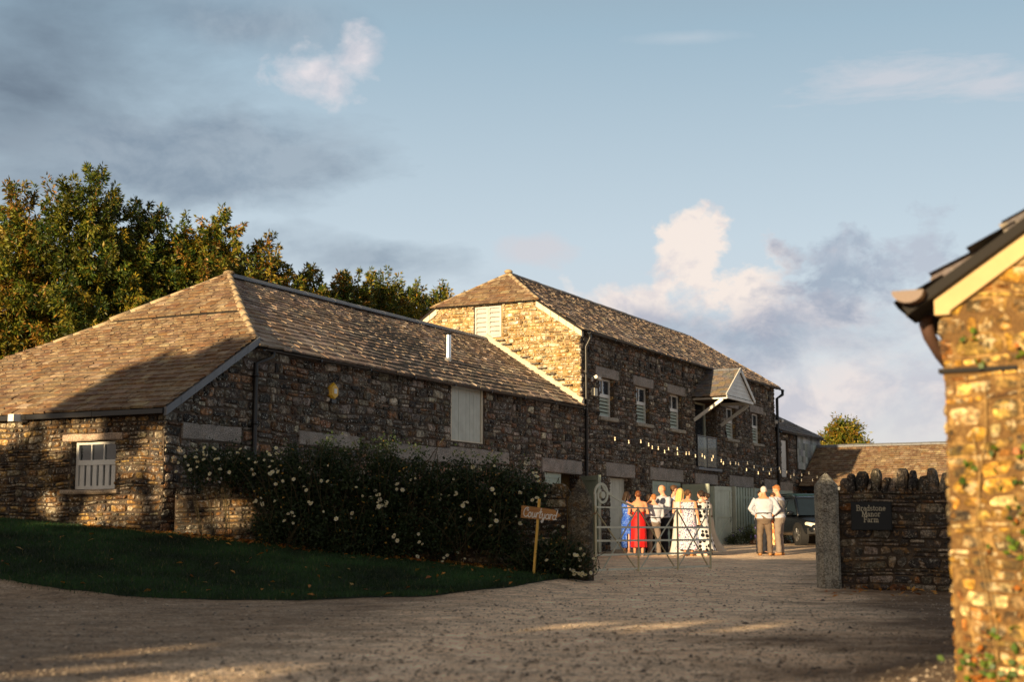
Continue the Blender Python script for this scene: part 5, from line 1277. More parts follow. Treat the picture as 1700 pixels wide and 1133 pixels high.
# ================================================================ people
def oring(c, t, side, rs, rf, n=14, sq=1.0):
    """ring round centre c, normal t; rs along side, rf along the front axis"""
    t = Vector(t).normalized(); s = Vector(side); s = (s-t*s.dot(t)).normalized(); f = t.cross(s)
    out = []
    for k in range(n):
        a = 2*math.pi*k/n; ca, sa = math.cos(a), math.sin(a)
        out.append(Vector(c)+s*(math.copysign(abs(ca)**sq, ca)*rs)+f*(math.copysign(abs(sa)**sq, sa)*rf))
    return out
def loft(mb, pts, rs, rf, side=(1, 0, 0), n=14, sq=1.0, capr=True):
    pts = [Vector(p) for p in pts]; N = len(pts); rr = []
    for i, p in enumerate(pts):
        t = pts[min(i+1, N-1)]-pts[max(i-1, 0)]
        sd = Vector(side)
        if abs(t.normalized().dot(sd)) > .92: sd = Vector((0, 0, 1))
        rr.append(oring(p, t, sd, rs[i], rf[i], n, sq))
    if capr:
        a = pts[0]; t = (pts[0]-pts[1]).normalized(); r = min(rs[0], rf[0])
        pre = [[a+t*r*.8+(v-a)*.35 for v in rr[0]], [a+t*r*.5+(v-a)*.8 for v in rr[0]]]
        b = pts[-1]; t = (pts[-1]-pts[-2]).normalized(); r = min(rs[-1], rf[-1])
        post = [[b+t*r*.5+(v-b)*.8 for v in rr[-1]], [b+t*r*.8+(v-b)*.35 for v in rr[-1]]]
        rr = pre+rr+post
    mb.rings(rr)
def fuse(mb, name, mat, parent, voxel=.012, smooth=5, disp=None, col=None):
    me = bpy.data.meshes.new('tmp'); me.from_pydata(mb.v, [], mb.f); me.update()
    o = bpy.data.objects.new('tmp', me); COL.objects.link(o)
    md = o.modifiers.new('r', 'REMESH'); md.mode = 'VOXEL'; md.voxel_size = voxel
    s = o.modifiers.new('s', 'SMOOTH'); s.factor = .5; s.iterations = smooth
    dg = bpy.context.evaluated_depsgraph_get(); dg.update(); ne = bpy.data.meshes.new_from_object(o.evaluated_get(dg))
    bpy.data.objects.remove(o); ne.name = name
    n = len(ne.vertices); co = np.empty(n*3, dtype=np.float32); ne.vertices.foreach_get('co', co); co = co.reshape(-1, 3)
    if disp: co = disp(co).astype(np.float32); ne.vertices.foreach_set('co', co.reshape(-1))
    ne.polygons.foreach_set('use_smooth', np.ones(len(ne.polygons), dtype=bool)); ne.materials.clear(); ne.materials.append(mat)
    ne.update(); o = bpy.data.objects.new(name, ne); COL.objects.link(o)
    if parent: o.parent = parent
    return o
def cloth(name, fn, rough=.85):
    m, nt, b, _ = newmat(name); co = objco(nt); c = fn(nt, co)
    if isinstance(c, tuple): b.inputs['Base Color'].default_value = (*c, 1)
    else: nt.links.new(c, b.inputs['Base Color'])
    b.inputs['Roughness'].default_value = rough; b.inputs['Specular IOR Level'].default_value = .2
    bump(nt, noisen(nt, co, 14, 4, .6), b, .5, .02); return m
def plain(c): return lambda nt, co: mixc(nt, 1.0, c, ramp(nt, noisen(nt, co, 6, 4), [(.3, .85), (.7, 1.12)]), 'MULTIPLY')
def dots(nt, co):
    v = nd(nt, 'ShaderNodeTexVoronoi', _Scale=8.0, _Randomness=.4); nt.links.new(co, v.inputs['Vector'])
    return mixc(nt, ramp(nt, v.outputs['Distance'], [(.42, 0), (.46, 1)]), (.012, .012, .015), (.60, .60, .60))
def leafprint(nt, co):
    w = nd(nt, 'ShaderNodeTexWave', _Scale=5.0, _Distortion=16.0, _Detail=3.0); w.inputs['Detail Scale'].default_value = 1.8; nt.links.new(co, w.inputs['Vector'])
    c = mixc(nt, ramp(nt, w.outputs['Fac'], [(.62, 0), (.72, 1)]), (.60, .60, .66), (.09, .10, .22))
    return mixc(nt, ramp(nt, noisen(nt, co, 7, 3), [(.60, 0), (.66, 1)]), c, (.55, .16, .30))
def bluepat(nt, co): return mixc(nt, ramp(nt, noisen(nt, co, 22, 5, .8), [(.50, 0), (.62, 1)]), (.015, .07, .42), (.20, .34, .70))
def orangepat(nt, co): return mixc(nt, ramp(nt, noisen(nt, co, 10, 4, .7), [(.45, 0), (.58, 1)]), (.75, .18, .06), (.78, .50, .25))
def tweed(nt, co): return mixc(nt, ramp(nt, noisen(nt, co, 30, 4, .8), [(.42, 0), (.6, 1)]), (.15, .13, .12), (.33, .31, .30))
def skinfn(c): return lambda nt, co: mixc(nt, ramp(nt, noisen(nt, co, 8, 3), [(.3, 0), (.7, 1)]), c, (c[0]*1.08, c[1]*.95, c[2]*.92))
CL = {'white': cloth('shirt_white', plain((.44, .46, .54))), 'taupe': cloth('trousers_taupe', plain((.17, .135, .115))), 'brown': cloth('trousers_brown', plain((.13, .095, .07))),
      'navy': cloth('trousers_navy', plain((.018, .02, .03))), 'red': cloth('dress_red', plain((.46, .010, .010)), .55), 'blue': cloth('dress_blue', bluepat, .5), 'dots': cloth('dress_dots', dots), 'print': cloth('dress_print', leafprint),
      'ivory': cloth('dress_ivory', plain((.52, .51, .50))), 'cream': cloth('dress_cream', plain((.52, .46, .37))), 'orange': cloth('dress_orange', orangepat), 'tweed': cloth('waistcoat_tweed', tweed), 'greytr': cloth('trousers_greige', plain((.21, .17, .145))),
      'skin': cloth('skin_fair', skinfn((.60, .33, .22)), .55), 'tan': cloth('skin_tan', skinfn((.50, .25, .14)), .5), 'black': cloth('shoe_black', plain((.02, .018, .018)), .4), 'tanshoe': cloth('shoe_tan', plain((.36, .17, .06)), .45), 'nude': cloth('shoe_nude', plain((.62, .50, .42)), .5)}
def hairmat(n, c, c2):
    def f(nt, co):
        mp = nd(nt, 'ShaderNodeMapping'); mp.inputs['Scale'].default_value = (30, 30, 5); nt.links.new(co, mp.inputs[0])
        return mixc(nt, ramp(nt, noisen(nt, mp.outputs[0], 4, 5, .7), [(.35, 0), (.65, 1)]), c, c2)
    return cloth(n, f, .45)
HR = {'dark': hairmat('hair_dark', (.018, .012, .009), (.05, .03, .02)), 'auburn': hairmat('hair_auburn', (.10, .03, .015), (.22, .08, .03)), 'brown': hairmat('hair_brown', (.06, .03, .018), (.15, .075, .035)),
      'ginger': hairmat('hair_ginger', (.28, .10, .03), (.42, .18, .06)), 'blonde': hairmat('hair_blonde', (.48, .30, .10), (.70, .48, .20)), 'grey': hairmat('hair_grey', (.45, .42, .38), (.65, .62, .58))}
eye_m = mat_paint('eye_dark', (.02, .015, .012), .3, 0)

def person(label, x, y, face, H, top, legs, hair, hstyle, shoe='black', arms=(None, None), sex='m', skin='skin', head=(0, 0), stance=.0, dress=None, waist=None, vest=False, lean=0.0, group=None, open_back=False, bun=True, step=0.0, short_sleeve=False, fat=1.0):
    """face: world angle (deg, 0 = +X) the body faces; arms: (elbow, hand) for the +x and the -x side in units of H; head: (turn, nod)"""
    z0 = G(x, y); f = sex == 'f'; fat *= 1.12; H *= 1.03
    sw = (.108 if f else .126); hip = .092 if f else .086
    ln = lambda z: lean*max(0, z-.5)
    def sp(x_, y_, z_): return Vector((x_*H, (y_+ln(z_))*H, z_*H))
    sx = .048+stance
    b = MB(); V3 = Vector
    tz = [.492, .52, .57, .61, .67, .73, .78, .815, .835]; tr = [hip*.9, hip, hip*.93, .070 if f else .080, .080 if f else .092, .093 if f else .105, .098 if f else .114, .075, .04]
    tf = [.062, .068, .062, .050, .056, .066, .060, .045, .036]
    ty = [0, -.004, -.002, .004, .006, .006, -.002, -.008, -.006]
    loft(b, [sp(0, a, z) for a, z in zip(ty, tz)], [r*H*fat for r in tr], [r*H*fat for r in tf], n=18, sq=.9)
    loft(b, [sp(0, -.008, .81), sp(0, 0, .85), sp(0, .006, .885)], [.034*H, .030*H, .031*H], [.036*H, .032*H, .033*H])
    # legs
    feet = []
    for sg in (-1, 1):
        st = step*sg
        hj, kn, an = sp(sg*.044, 0, .50), sp(sg*(sx+.004), .012+st*.5, .28), sp(sg*(sx+.006), -.012+st, .045)
        loft(b, [hj, hj.lerp(kn, .45), kn, kn.lerp(an, .3), kn.lerp(an, .7), an], [.052*H, .043*H, .031*H, .033*H, .024*H, .019*H], [.054*H, .045*H, .033*H, .036*H, .025*H, .021*H])
        ft = [an+V3((0, -.022*H, -.022*H)), an+V3((0, .02*H, -.02*H)), an+V3((sg*.006*H, .065*H, -.028*H)), an+V3((sg*.008*H, .095*H, -.033*H))]
        loft(b, ft, [.020*H, .023*H, .026*H, .018*H], [.018*H, .022*H, .014*H, .010*H], side=(1, 0, 0)); feet.append((an, ft))
    # arms and hands
    av = []
    for i, sg in enumerate((1, -1)):
        sh_ = sp(sg*sw, -.004, .795); a = arms[i] or ((sg*.150, -.015, .635), (sg*.158, .035, .495))
        el, ha = sp(*a[0]), sp(*a[1]); wr = el.lerp(ha, .92)
        loft(b, [sp(sg*sw*.6, -.004, .80), sh_, sh_.lerp(el, .5), el, el.lerp(wr, .4), wr], [.036*H*.9, .033*H if not f else .029*H, .028*H if not f else .023*H, .021*H, .021*H if not f else .018*H, .0135*H], [.036*H*.9, .034*H if not f else .029*H, .028*H if not f else .024*H, .022*H, .021*H if not f else .018*H, .015*H])
        d = (wr-el).normalized(); q = d.cross(V3((0, 1, .2))).normalized(); nn = d.cross(q).normalized()
        loft(b, [wr, wr+d*.022*H, wr+d*.048*H], [.014*H, .022*H, .023*H], [.011*H, .012*H, .010*H], side=tuple(q))
        for k, (o, L) in enumerate(((-.0165, .040), (-.0055, .045), (.0055, .042), (.0165, .033))):
            s0 = wr+d*.044*H+q*o*H; m1 = s0+d*L*.5*H+nn*.004*H; m2 = m1+d*L*.35*H+nn*.015*H
            loft(b, [s0, m1, m2], [.0058*H, .0054*H, .0046*H], [.0058*H, .0054*H, .0046*H], n=8)
        s0 = wr+d*.014*H-q*.018*H; loft(b, [s0, s0-q*.014*H+d*.018*H, s0-q*.016*H+d*.038*H], [.0075*H, .0065*H, .005*H], [.0075*H, .0065*H, .005*H], n=8)
        av.append((sh_, el, wr))
    # head
    tn, ndd = R(head[0]), R(head[1]); Rm = Matrix.Rotation(tn, 3, 'Z') @ Matrix.Rotation(-ndd, 3, 'X'); hc = sp(0, .012, .905); hs = H/7.6/2*1.0
    def hp(x_, y_, z_): return hc+Rm @ V3((x_*hs, y_*hs, (z_+.25)*hs))
    def hell(c, rx, ry, rz_): b.ell(hp(*c), rx*hs, ry*hs, rz_*hs, 16, 12, rot=Rm)
    hell((0, -.08, .18), .66, .82, .82); hell((0, .12, -.25), .52, .62, .62); hell((0, .32, -.62), .33, .30, .26); hell((0, .52, -.55), .14, .14, .14)
    loft(b, [hp(0, .70, .18), hp(0, .84, -.10), hp(0, .76, -.18)], [.06*hs, .11*hs, .13*hs], [.08*hs, .13*hs, .08*hs], side=tuple(Rm @ V3((1, 0, 0))), n=8)
    hell((0, .60, .24), .42, .16, .10); hell((0, .62, -.38), .22, .14, .10)
    for sg in (-1, 1): hell((sg*.68, -.05, -.02), .08, .16, .24)
    for sg in (-1, 1): hell((sg*.26, .52, -.12), .2, .2, .2)
    e = fuse(b, 'person', CL[skin], None, .0105, 4); e.location = (x, y, z0); e.rotation_euler = (0, 0, R(face-90)); tag(e, label, 'person', group)
    for sg in (-1, 1):
        m = MB(); m.ell(hp(sg*.25, .725, .06), .085*hs, .05*hs, .06*hs, 8, 6, rot=Rm); m.build('eye', eye_m, e, smooth=True)
    m = MB(); m.ell(hp(0, .735, -.40), .17*hs, .05*hs, .05*hs, 8, 6, rot=Rm, col=(.35, .08, .06)); m.build('mouth', M['attr'], e, smooth=True)
    # hair
    h = MB()
    def he(c, rx, ry, rz_): h.ell(hp(*c), rx*hs, ry*hs, rz_*hs, 14, 10, rot=Rm)
    if hstyle == 'short': he((0, -.20, .38), .71, .80, .70); he((0, -.42, -.02), .60, .50, .52); he((0, .38, .82), .46, .26, .20)
    elif hstyle == 'balding': he((0, -.34, .22), .71, .66, .62); he((0, -.50, -.10), .60, .42, .45)
    elif hstyle == 'cropped': he((0, -.20, .30), .70, .80, .72); he((0, -.45, -.1), .58, .45, .45)
    elif hstyle == 'long':
        he((0, -.16, .34), .78, .86, .78)
        for o in (-.4, 0, .4):
            loft(h, [hp(o, -.45, .3), hp(o*1.25, -.75, -.6), hp(o*1.35, -.95, -1.7), hp(o*1.2, -.95, -2.6)], [.42*hs, .40*hs, .36*hs, .18*hs], [.40*hs, .34*hs, .26*hs, .12*hs])
        for sg in (-1, 1): loft(h, [hp(sg*.62, -.1, .3), hp(sg*.72, -.12, -.6), hp(sg*.76, -.2, -1.5)], [.2*hs, .2*hs, .12*hs], [.35*hs, .3*hs, .16*hs])
    elif hstyle == 'bob':
        he((0, -.16, .34), .80, .88, .78); he((0, -.45, -.25), .74, .56, .60); 
        for sg in (-1, 1): he((sg*.62, -.1, -.15), .22, .46, .5)
    elif hstyle == 'curly':
        g_ = random.Random(int(x*100)); he((0, -.2, .3), .80, .86, .76)
        for _ in range(30):
            a, q = g_.uniform(0, 6.28), g_.uniform(-.9, .95); cr_ = math.sqrt(1-q*q*.8)
            c = (math.cos(a)*.74*cr_, -.3+math.sin(a)*.74*cr_*.9, .1+q*.8)
            if c[1] < .35 or c[2] > .6: he(c, .24, .24, .24)
    elif hstyle == 'updo':
        he((0, -.16, .32), .74, .84, .76); he((0, -.40, -.05), .60, .48, .50); he((0, -.98, .22), .42, .34, .42); he((.12, -.9, .55), .25, .25, .25); he((-.2, -1.05, .05), .22, .2, .25)
    fuse(h, 'hair', HR[hair], e, .010, 2, disp=lambda co: co+np.stack([np.sin(co[:, 2]*190+co[:, 0]*60)*.0022]*3, 1))
    wr_ = lambda amp, fz: (lambda co: co+np.stack([np.sin(co[:, 2]*fz+np.sin(co[:, 0]*23)*2)*amp, np.cos(co[:, 2]*fz*.8+co[:, 0]*31)*amp, 0*co[:, 0]], 1))
    ex = .010
    def torso_g(name, mat, zlo, zhi, exr, arms_to, necky=True):
        t = MB(); idx = [i for i, z in enumerate(tz) if zlo <= z <= zhi]
        loft(t, [sp(0, ty[i], tz[i]) for i in idx], [(tr[i]*fat+exr)*H for i in idx], [(tf[i]*fat+exr)*H for i in idx], n=18, sq=.9, capr=False)
        if necky: loft(t, [sp(0, -.006, .80), sp(0, -.004, .845)], [.050*H, .038*H], [.05*H, .041*H], capr=False)
        if arms_to:
            for sh_, el, wr in av:
                pts = [Vector((sh_.x*.55, sh_.y, sh_.z+.003*H)), sh_, sh_.lerp(el, .5), el]; rr1 = [.042, .042, .037, .032]
                if arms_to > 1: pts += [el.lerp(wr, .5), el.lerp(wr, .93)]; rr1 += [.029, .024]
                k_ = .86 if f else 1
                loft(t, pts, [r*H*k_ for r in rr1], [r*H*k_ for r in rr1], capr=False)
        return fuse(t, name, CL[mat], e, .0115, 3, disp=wr_(.0035, 48))
    if top:
        torso_g('shirt', top, .52, .83, .013, 1 if short_sleeve else 2)
        if vest: torso_g('waistcoat', vest, .57, .81, .022, 0, False)
    if legs:
        t = MB(); loft(t, [sp(0, 0, .445), sp(0, -.002, .515), sp(0, 0, .575), sp(0, .003, .60)], [hip*H*.72*fat, (hip*fat+.012)*H, (hip*.95*fat+.012)*H, .092*H*fat], [.062*H*fat, .082*H*fat, .072*H*fat, .062*H*fat], n=18, capr=False)
        for sg, (an, ft) in zip((-1, 1), feet):
            st = step*sg; hj, kn = sp(sg*.044, 0, .50), sp(sg*(sx+.004), .012+st*.5, .28)
            loft(t, [hj, hj.lerp(kn, .5), kn, kn.lerp(an, .5), an+Vector((0, .004*H, -.012*H))], [.060*H, .053*H, .043*H, .040*H, .037*H], [.062*H, .055*H, .045*H, .042*H, .042*H], capr=False)
        fuse(t, 'trousers', CL[legs], e, .0125, 3, disp=wr_(.004, 36))
        m = MB(); loft(m, [sp(0, .002, .588), sp(0, .003, .606)], [.098*H*fat, .096*H*fat], [.070*H*fat, .068*H*fat], n=24, capr=False); m.build('belt', CL['black'], e, smooth=True)
    if dress:
        mat, zh, flare, amp, topz = dress[:5]; slit = dress[5] if len(dress) > 5 else None; train = dress[6] if len(dress) > 6 else 0; n = 44
        rows = []; nr = 22
        for j in range(nr+1):
            z = topz+(zh-topz)*j/nr; 
            if z > .5:
                rx = np.interp(z, tz, tr)*fat+.009; ry = np.interp(z, tz, tf)*fat+.010; yy = np.interp(z, tz, ty); 
            else:
                q = (.5-z)/(.5-zh+1e-6); rx = hip*fat+.012+(flare-hip)*q**1.1; ry = .078*fat+(flare*.82-.07)*q**1.1; yy = -.002-train*q**2.2
            ring = []
            for k in range(n):
                a = 2*math.pi*k/n; q = max(0, (.52-z)/(.52-zh)) if z < .52 else 0
                w_ = 1+amp*q*(math.sin(a*9+1.3*math.sin(z*9))+.5*math.sin(a*5+2))
                ca, sa = math.cos(a), math.sin(a)
                tx = train*q**2.2*(1.0 if sa < 0 else 0)
                ring.append(sp(ca*rx*w_, yy+sa*ry*w_-tx*abs(sa), z+.004*q*math.sin(a*9)))
            rows.append(ring)
        m = MB(); o = 0
        for r_ in rows: m.v += [tuple(v) for v in r_]
        for j in range(nr):
            for k in range(n):
                if slit is not None and rows[j][0].z < .36*H and abs(((k-slit*n) % n)) < 2.5: continue
                m.f.append((j*n+k, (j+1)*n+k, (j+1)*n+(k+1) % n, j*n+(k+1) % n)); m.c.append((.5, .5, .5)); m.m.append(0)
        od = m.build('dress', CL[mat], e, smooth=True)
        if len(dress) > 7 and dress[7] == 'halter':
            m = MB(); 
            for sg in (-1, 1): m.tube([sp(sg*.06, .06, topz-.01), sp(sg*.035, .045, .80), sp(sg*.034, -.01, .845), sp(0, -.034, .848)], .010*H, 8)
            m.build('strap', CL[mat], e, smooth=True)
        elif len(dress) > 7 and dress[7] == 'sleeves':
            t = MB()
            for sh_, el, wr in av: loft(t, [Vector((sh_.x*.5, sh_.y, sh_.z+.004*H)), sh_, sh_.lerp(el, .6), el], [.040*H, .040*H, .038*H, .034*H], [.04*H, .04*H, .038*H, .034*H])
            loft(t, [sp(0, -.002, .78), sp(0, -.006, .82)], [.10*H, .072*H], [.062*H, .048*H]); fuse(t, 'sleeves', CL[mat], e, .012, 3)
        else:
            t = MB(); loft(t, [sp(0, ty[5], topz-.03), sp(0, -.004, .80), sp(0, -.007, .825)], [.104*H, .092*H, .062*H], [.075*H, .062*H, .046*H], n=18); fuse(t, 'bodice', CL[mat], e, .012, 3)
    for an, ft in feet:
        m = MB(); dz = Vector((0, 0, -.004*H))
        loft(m, [p+dz for p in ft], [.025*H, .027*H, .030*H, .021*H], [.020*H, .022*H, .017*H, .013*H], n=12)
        if f: m.tube([an+Vector((0, -.026*H, -.015*H)), an+Vector((0, -.026*H, -.045*H))], [.010*H, .005*H], 6)
        m.build('shoe', CL[shoe], e, smooth=True)
    return e

GA, GB_ = 'wedding guests chatting beyond the open gate', 'guests standing by the parked cars'
hold = lambda sg: ((sg*.150, .01, .640), (sg*.075, .12, .665))
akim = lambda sg: ((sg*.205, -.045, .66), (sg*.115, -.012, .575))
low = lambda sg: ((sg*.140, .0, .630), (sg*.08, .10, .58))
# left group (x from the pixel column at Y about 38)
def px(p, Y): return (p-850)/2382*Y
person('woman with long dark hair in a royal blue patterned dress with a slit', px(1041, 38.6), 38.6, 15, 1.66, None, None, 'dark', 'long', 'nude', (low(1), low(-1)), 'f', 'skin', (8, 4), dress=('blue', .11, .085, .05, .80, .93, 0, 'plain2'), group=GA, step=.02)
person('woman in a red halter dress seen from behind, back bare and auburn hair pinned up', px(1060, 37.9), 37.9, 78, 1.68, None, None, 'auburn', 'updo', 'nude', (hold(1), hold(-1)), 'f', 'tan', (10, 0), dress=('red', .13, .100, .05, .665, None, 0, 'halter'), group=GA, stance=.005)
person('dark haired laughing guest half hidden behind the shorter man in a white shirt', px(1079, 39.9), 39.9, -60, 1.60, 'white', 'navy', 'dark', 'bob', 'black', (low(1), low(-1)), 'f', 'tan', (20, 0), group=GA)
person('shorter ginger haired man in white shirt and taupe trousers seen from behind', px(1086, 38.3), 38.3, 96, 1.60, 'white', 'taupe', 'ginger', 'cropped', 'black', (low(1), low(-1)), 'm', 'skin', (12, 6), group=GA, stance=.018, fat=1.04)
person('tall balding ginger man in a white shirt laughing, facing the woman in red', px(1101, 39.0), 39.0, 212, 1.84, 'white', 'navy', 'ginger', 'balding', 'black', (low(1), ((-.15, .02, .63), (-.10, .09, .55))), 'm', 'skin', (-12, 14), group=GA)
person('brown haired man in a white shirt with his face turned away to the right', px(1119, 39.4), 39.4, 20, 1.84, 'white', 'brown', 'brown', 'short', 'black', (low(1), low(-1)), 'm', 'skin', (10, 5), group=GA)
person('bride with wavy blonde hair in a long white gown', px(1130, 38.2), 38.2, 40, 1.74, None, None, 'blonde', 'long', 'nude', (low(1), low(-1)), 'f', 'skin', (10, 4), dress=('ivory', .005, .125, .05, .79, None, .03, 'plain2'), group=GA)
person('woman in a sleeveless white dress printed with navy leaves, brown hair pinned up', px(1143, 37.6), 37.6, 62, 1.70, None, None, 'brown', 'updo', 'tanshoe', (None, ((-.13, .04, .65), (-.06, .12, .66))), 'f', 'tan', (-25, 2), dress=('print', .10, .165, .06, .80, None, 0, 'plain2'), group=GA, fat=1.05)
person('woman with dark curly hair in a white dress with large black polka dots', px(1165, 37.7), 37.7, 118, 1.69, None, None, 'dark', 'curly', 'nude', (low(1), low(-1)), 'f', 'skin', (25, 0), dress=('dots', .085, .185, .06, .80, None, .02, 'sleeves'), group=GA)
person('woman with dark tied hair in a long cream dress and shawl, rightmost of the group', px(1176, 38.8), 38.8, 150, 1.63, None, None, 'dark', 'updo', 'nude', (hold(1), hold(-1)), 'f', 'skin', (0, 8), dress=('cream', .05, .12, .04, .80, None, .09, 'sleeves'), group=GA, lean=.06)
# right group
person('older grey haired man in white shirt and brown trousers seen from behind, hands on hips', px(1269.5, 38.2), 38.2, 82, 1.80, 'white', 'brown', 'grey', 'cropped', 'tanshoe', (akim(1), akim(-1)), 'm', 'tan', (-14, 8), group=GB_, stance=.016, fat=1.08)
person('young brown haired man in a grey patterned waistcoat over a white shirt, looking down', px(1294, 38.4), 38.4, 150, 1.83, 'white', 'greytr', 'ginger', 'short', 'tanshoe', (low(1), low(-1)), 'm', 'skin', (10, 22), group=GB_, vest='tweed', lean=.03)
person('guest in dark trousers mostly hidden behind the grey haired man', px(1264, 39.4), 39.4, -70, 1.70, 'white', 'navy', 'dark', 'short', 'black', (low(1), low(-1)), 'm', 'skin', (0, 5), group=GB_)
person('woman in an orange patterned dress glimpsed between the two men', px(1285, 39.6), 39.6, 235, 1.62, None, None, 'brown', 'bob', 'nude', (hold(1), hold(-1)), 'f', 'tan', (0, 0), dress=('orange', .14, .12, .05, .80, None, 0, 'sleeves'), group=GB_)

# ================================================================ cars
def car(name, label, x, y, head, paint, L=4.6, W=1.85, Hh=1.68, suv=True):
    e = empty(name, (x, y, G(x, y)), R(head), label, 'car')
    hw = W/2; gc = .30; belt = 1.02*Hh/1.68
    # lower body: sections along the length (x forward)
    secs = [(-L/2, .80, .42, .93), (-L/2+.08, .93, .34, belt), (-L/2+.6, .99, gc, belt+.03), (-.6, 1, gc, belt+.02), (.5, 1, gc, belt), (L/2-1.25, .99, gc, belt-.02), (L/2-.55, .95, gc, belt-.12), (L/2-.12, .84, .32, belt-.26), (L/2, .70, .40, belt-.38)]
    m = MB(); rr = []
    for sx_, wf, zl, zh in secs:
        w = hw*wf; rr.append([(sx_, -w*.9, zl), (sx_, -w, zl+.12), (sx_, -w*1.0, (zl+zh)*.52), (sx_, -w*.97, zh-.10), (sx_, -w*.88, zh), (sx_, -w*.4, zh+.025), (sx_, w*.4, zh+.025), (sx_, w*.88, zh), (sx_, w*.97, zh-.10), (sx_, w*1.0, (zl+zh)*.52), (sx_, w, zl+.12), (sx_, w*.9, zl)])
    m.rings(rr); o = m.build('body', paint, e, smooth=False)
    md = o.modifiers.new('s', 'SUBSURF'); md.levels = md.render_levels = 2
    for p in o.data.polygons: p.use_smooth = True
    m = MB(); z0, z1 = belt-.02, Hh
    cb = [(-L/2+.22, z0), (-L/2+.55, z1-.06), (-L/2+.9, z1), (.25, z1-.01), (.55, z1-.07), (1.32, z0)]
    def cw(z): return hw*(.92-.20*(z-z0)/(z1-z0))
    # roof shell and pillars
    rf = [(-L/2+.50, z1-.09), (-L/2+.9, z1-.005), (-.3, z1+.012), (.25, z1-.012), (.58, z1-.085)]
    m.rings([[(a, -cw(z)+.0, z-.05), (a, -cw(z)+.02, z), (a, -cw(z)*.5, z+.03), (a, cw(z)*.5, z+.03), (a, cw(z)-.02, z), (a, cw(z)-.0, z-.05)] for a, z in rf])
    for sg in (-1, 1):
        for (xa, xb) in (((-L/2+.22), (-L/2+.55)), (-.95, -.9), (.05, .02), (1.30, .58)):
            m.bar((xa, sg*hw*.905, z0), (xb, sg*(cw(z1)-.02), z1-.06), .09, .05, up=(0, 1, 0))
    ro = m.build('roof', paint, e, smooth=True)
    if suv:
        r2 = MB()
        for sg in (-1, 1): r2.tube([(-L/2+.8, sg*(cw(z1)-.08), z1+.02), (-L/2+.9, sg*(cw(z1)-.08), z1+.07), (.2, sg*(cw(z1)-.08), z1+.06), (.35, sg*(cw(z1)-.08), z1+.0)], .018, 8)
        r2.build('roof_rail', M['steel'], ro)
    def glass(name_, pts):
        g_ = MB(); g_.add(pts, [tuple(range(len(pts)))]); return g_.build(name_, M['carglass'], e)
    t = z1-.07; gl = lambda a, z, sg: (a, sg*(cw(z)-.008), z)
    glass('windscreen', [(1.30, -hw*.86, z0+.03), (1.30, hw*.86, z0+.03), (.60, cw(t)-.04, t), (.60, -cw(t)+.04, t)])
    glass('rear_window', [(-L/2+.24, hw*.85, z0+.05), (-L/2+.24, -hw*.85, z0+.05), (-L/2+.52, -cw(t)+.04, t), (-L/2+.52, cw(t)-.04, t)])
    for sg in (-1, 1):
        glass('side_window', [gl(-L/2+.30, z0+.04, sg), gl(-.95, z0+.04, sg), gl(-.9, t, sg), gl(-L/2+.62, t-.03, sg)])
        glass('side_window', [gl(-.92, z0+.04, sg), gl(.03, z0+.04, sg), gl(.0, t, sg), gl(-.87, t, sg)])
        glass('side_window', [gl(.09, z0+.04, sg), gl(1.16, z0+.04, sg), gl(.56, t-.02, sg), gl(.05, t, sg)])
        m = MB(); m.ell((1.05, sg*(hw+.10), z0+.10), .07, .12, .08, 10, 8); m.build('mirror', paint, e, smooth=True)
        m = MB(); xf = L/2-.30
        m.rings([[(xf-.10, sg*hw*.93, belt-.31), (xf-.10, sg*hw*.93, belt-.24), (xf-.05, sg*hw*.90, belt-.22), (xf-.05, sg*hw*.90, belt-.31)], [(xf+.10, sg*hw*.88, belt-.34), (xf+.08, sg*hw*.88, belt-.25), (xf+.10, sg*hw*.80, belt-.24), (xf+.12, sg*hw*.80, belt-.34)], [(xf+.235, sg*hw*.62, belt-.42), (xf+.20, sg*hw*.62, belt-.30), (xf+.12, sg*hw*.42, belt-.28), (xf+.26, sg*hw*.48, belt-.42)]])
        m.build('headlight', M['lamp'], e, smooth=False)
        for fx in (-L/2+.85, L/2-.92):
            m = MB(); m.tube([(fx, sg*(hw-.24), .335), (fx, sg*(hw+.01), .335)], .405, 28); m.build('wheel_arch', M['carblack'], e)
            m = MB(); m.tube([(fx, sg*(hw-.22), .335), (fx, sg*(hw-.02), .335), (fx, sg*(hw+.02), .335)], [.34, .34, .31], 28); wh = m.build('wheel', M['carblack'], e)
            m = MB(); m.tube([(fx, sg*(hw+.0), .335), (fx, sg*(hw+.024), .335)], [.22, .22], 24)
            for k in range(7):
                a = 2*math.pi*k/7; m.bar((fx, sg*(hw+.028), .335), (fx+.21*math.cos(a), sg*(hw+.028), .335+.21*math.sin(a)), .05, .02, up=(0, 1, 0))
            m.build('rim', M['rim'], wh)
    m = MB(); m.box(L/2-.06, L/2+.02, -.42, .42, .62, .76); m.build('grille', M['carblack'], e)
    m = MB(); m.rings([[(L/2-.30, -hw*.9, .36), (L/2-.30, -hw*.9, .56), (L/2-.30, hw*.9, .56), (L/2-.30, hw*.9, .36)], [(L/2+.03, -hw*.66, .38), (L/2+.035, -hw*.66, .56), (L/2+.035, hw*.66, .56), (L/2+.03, hw*.66, .38)]]); m.build('bumper', M['carblack'], e)
    m = MB(); m.box(L/2+.036, L/2+.045, -.26, .26, .43, .54); m.build('number_plate', M['white'], e)
    return e
M['carglass'] = mat_paint('car_glass', (.012, .02, .03), .04, 0); M['carblack'] = mat_paint('tyre_black', (.015, .015, .016), .7, 0); M['rim'] = mat_paint('alloy_rim', (.45, .45, .46), .3, .1, metal=.9)
M['lamp'] = mat_paint('headlamp', (.75, .70, .62), .12, 0); 
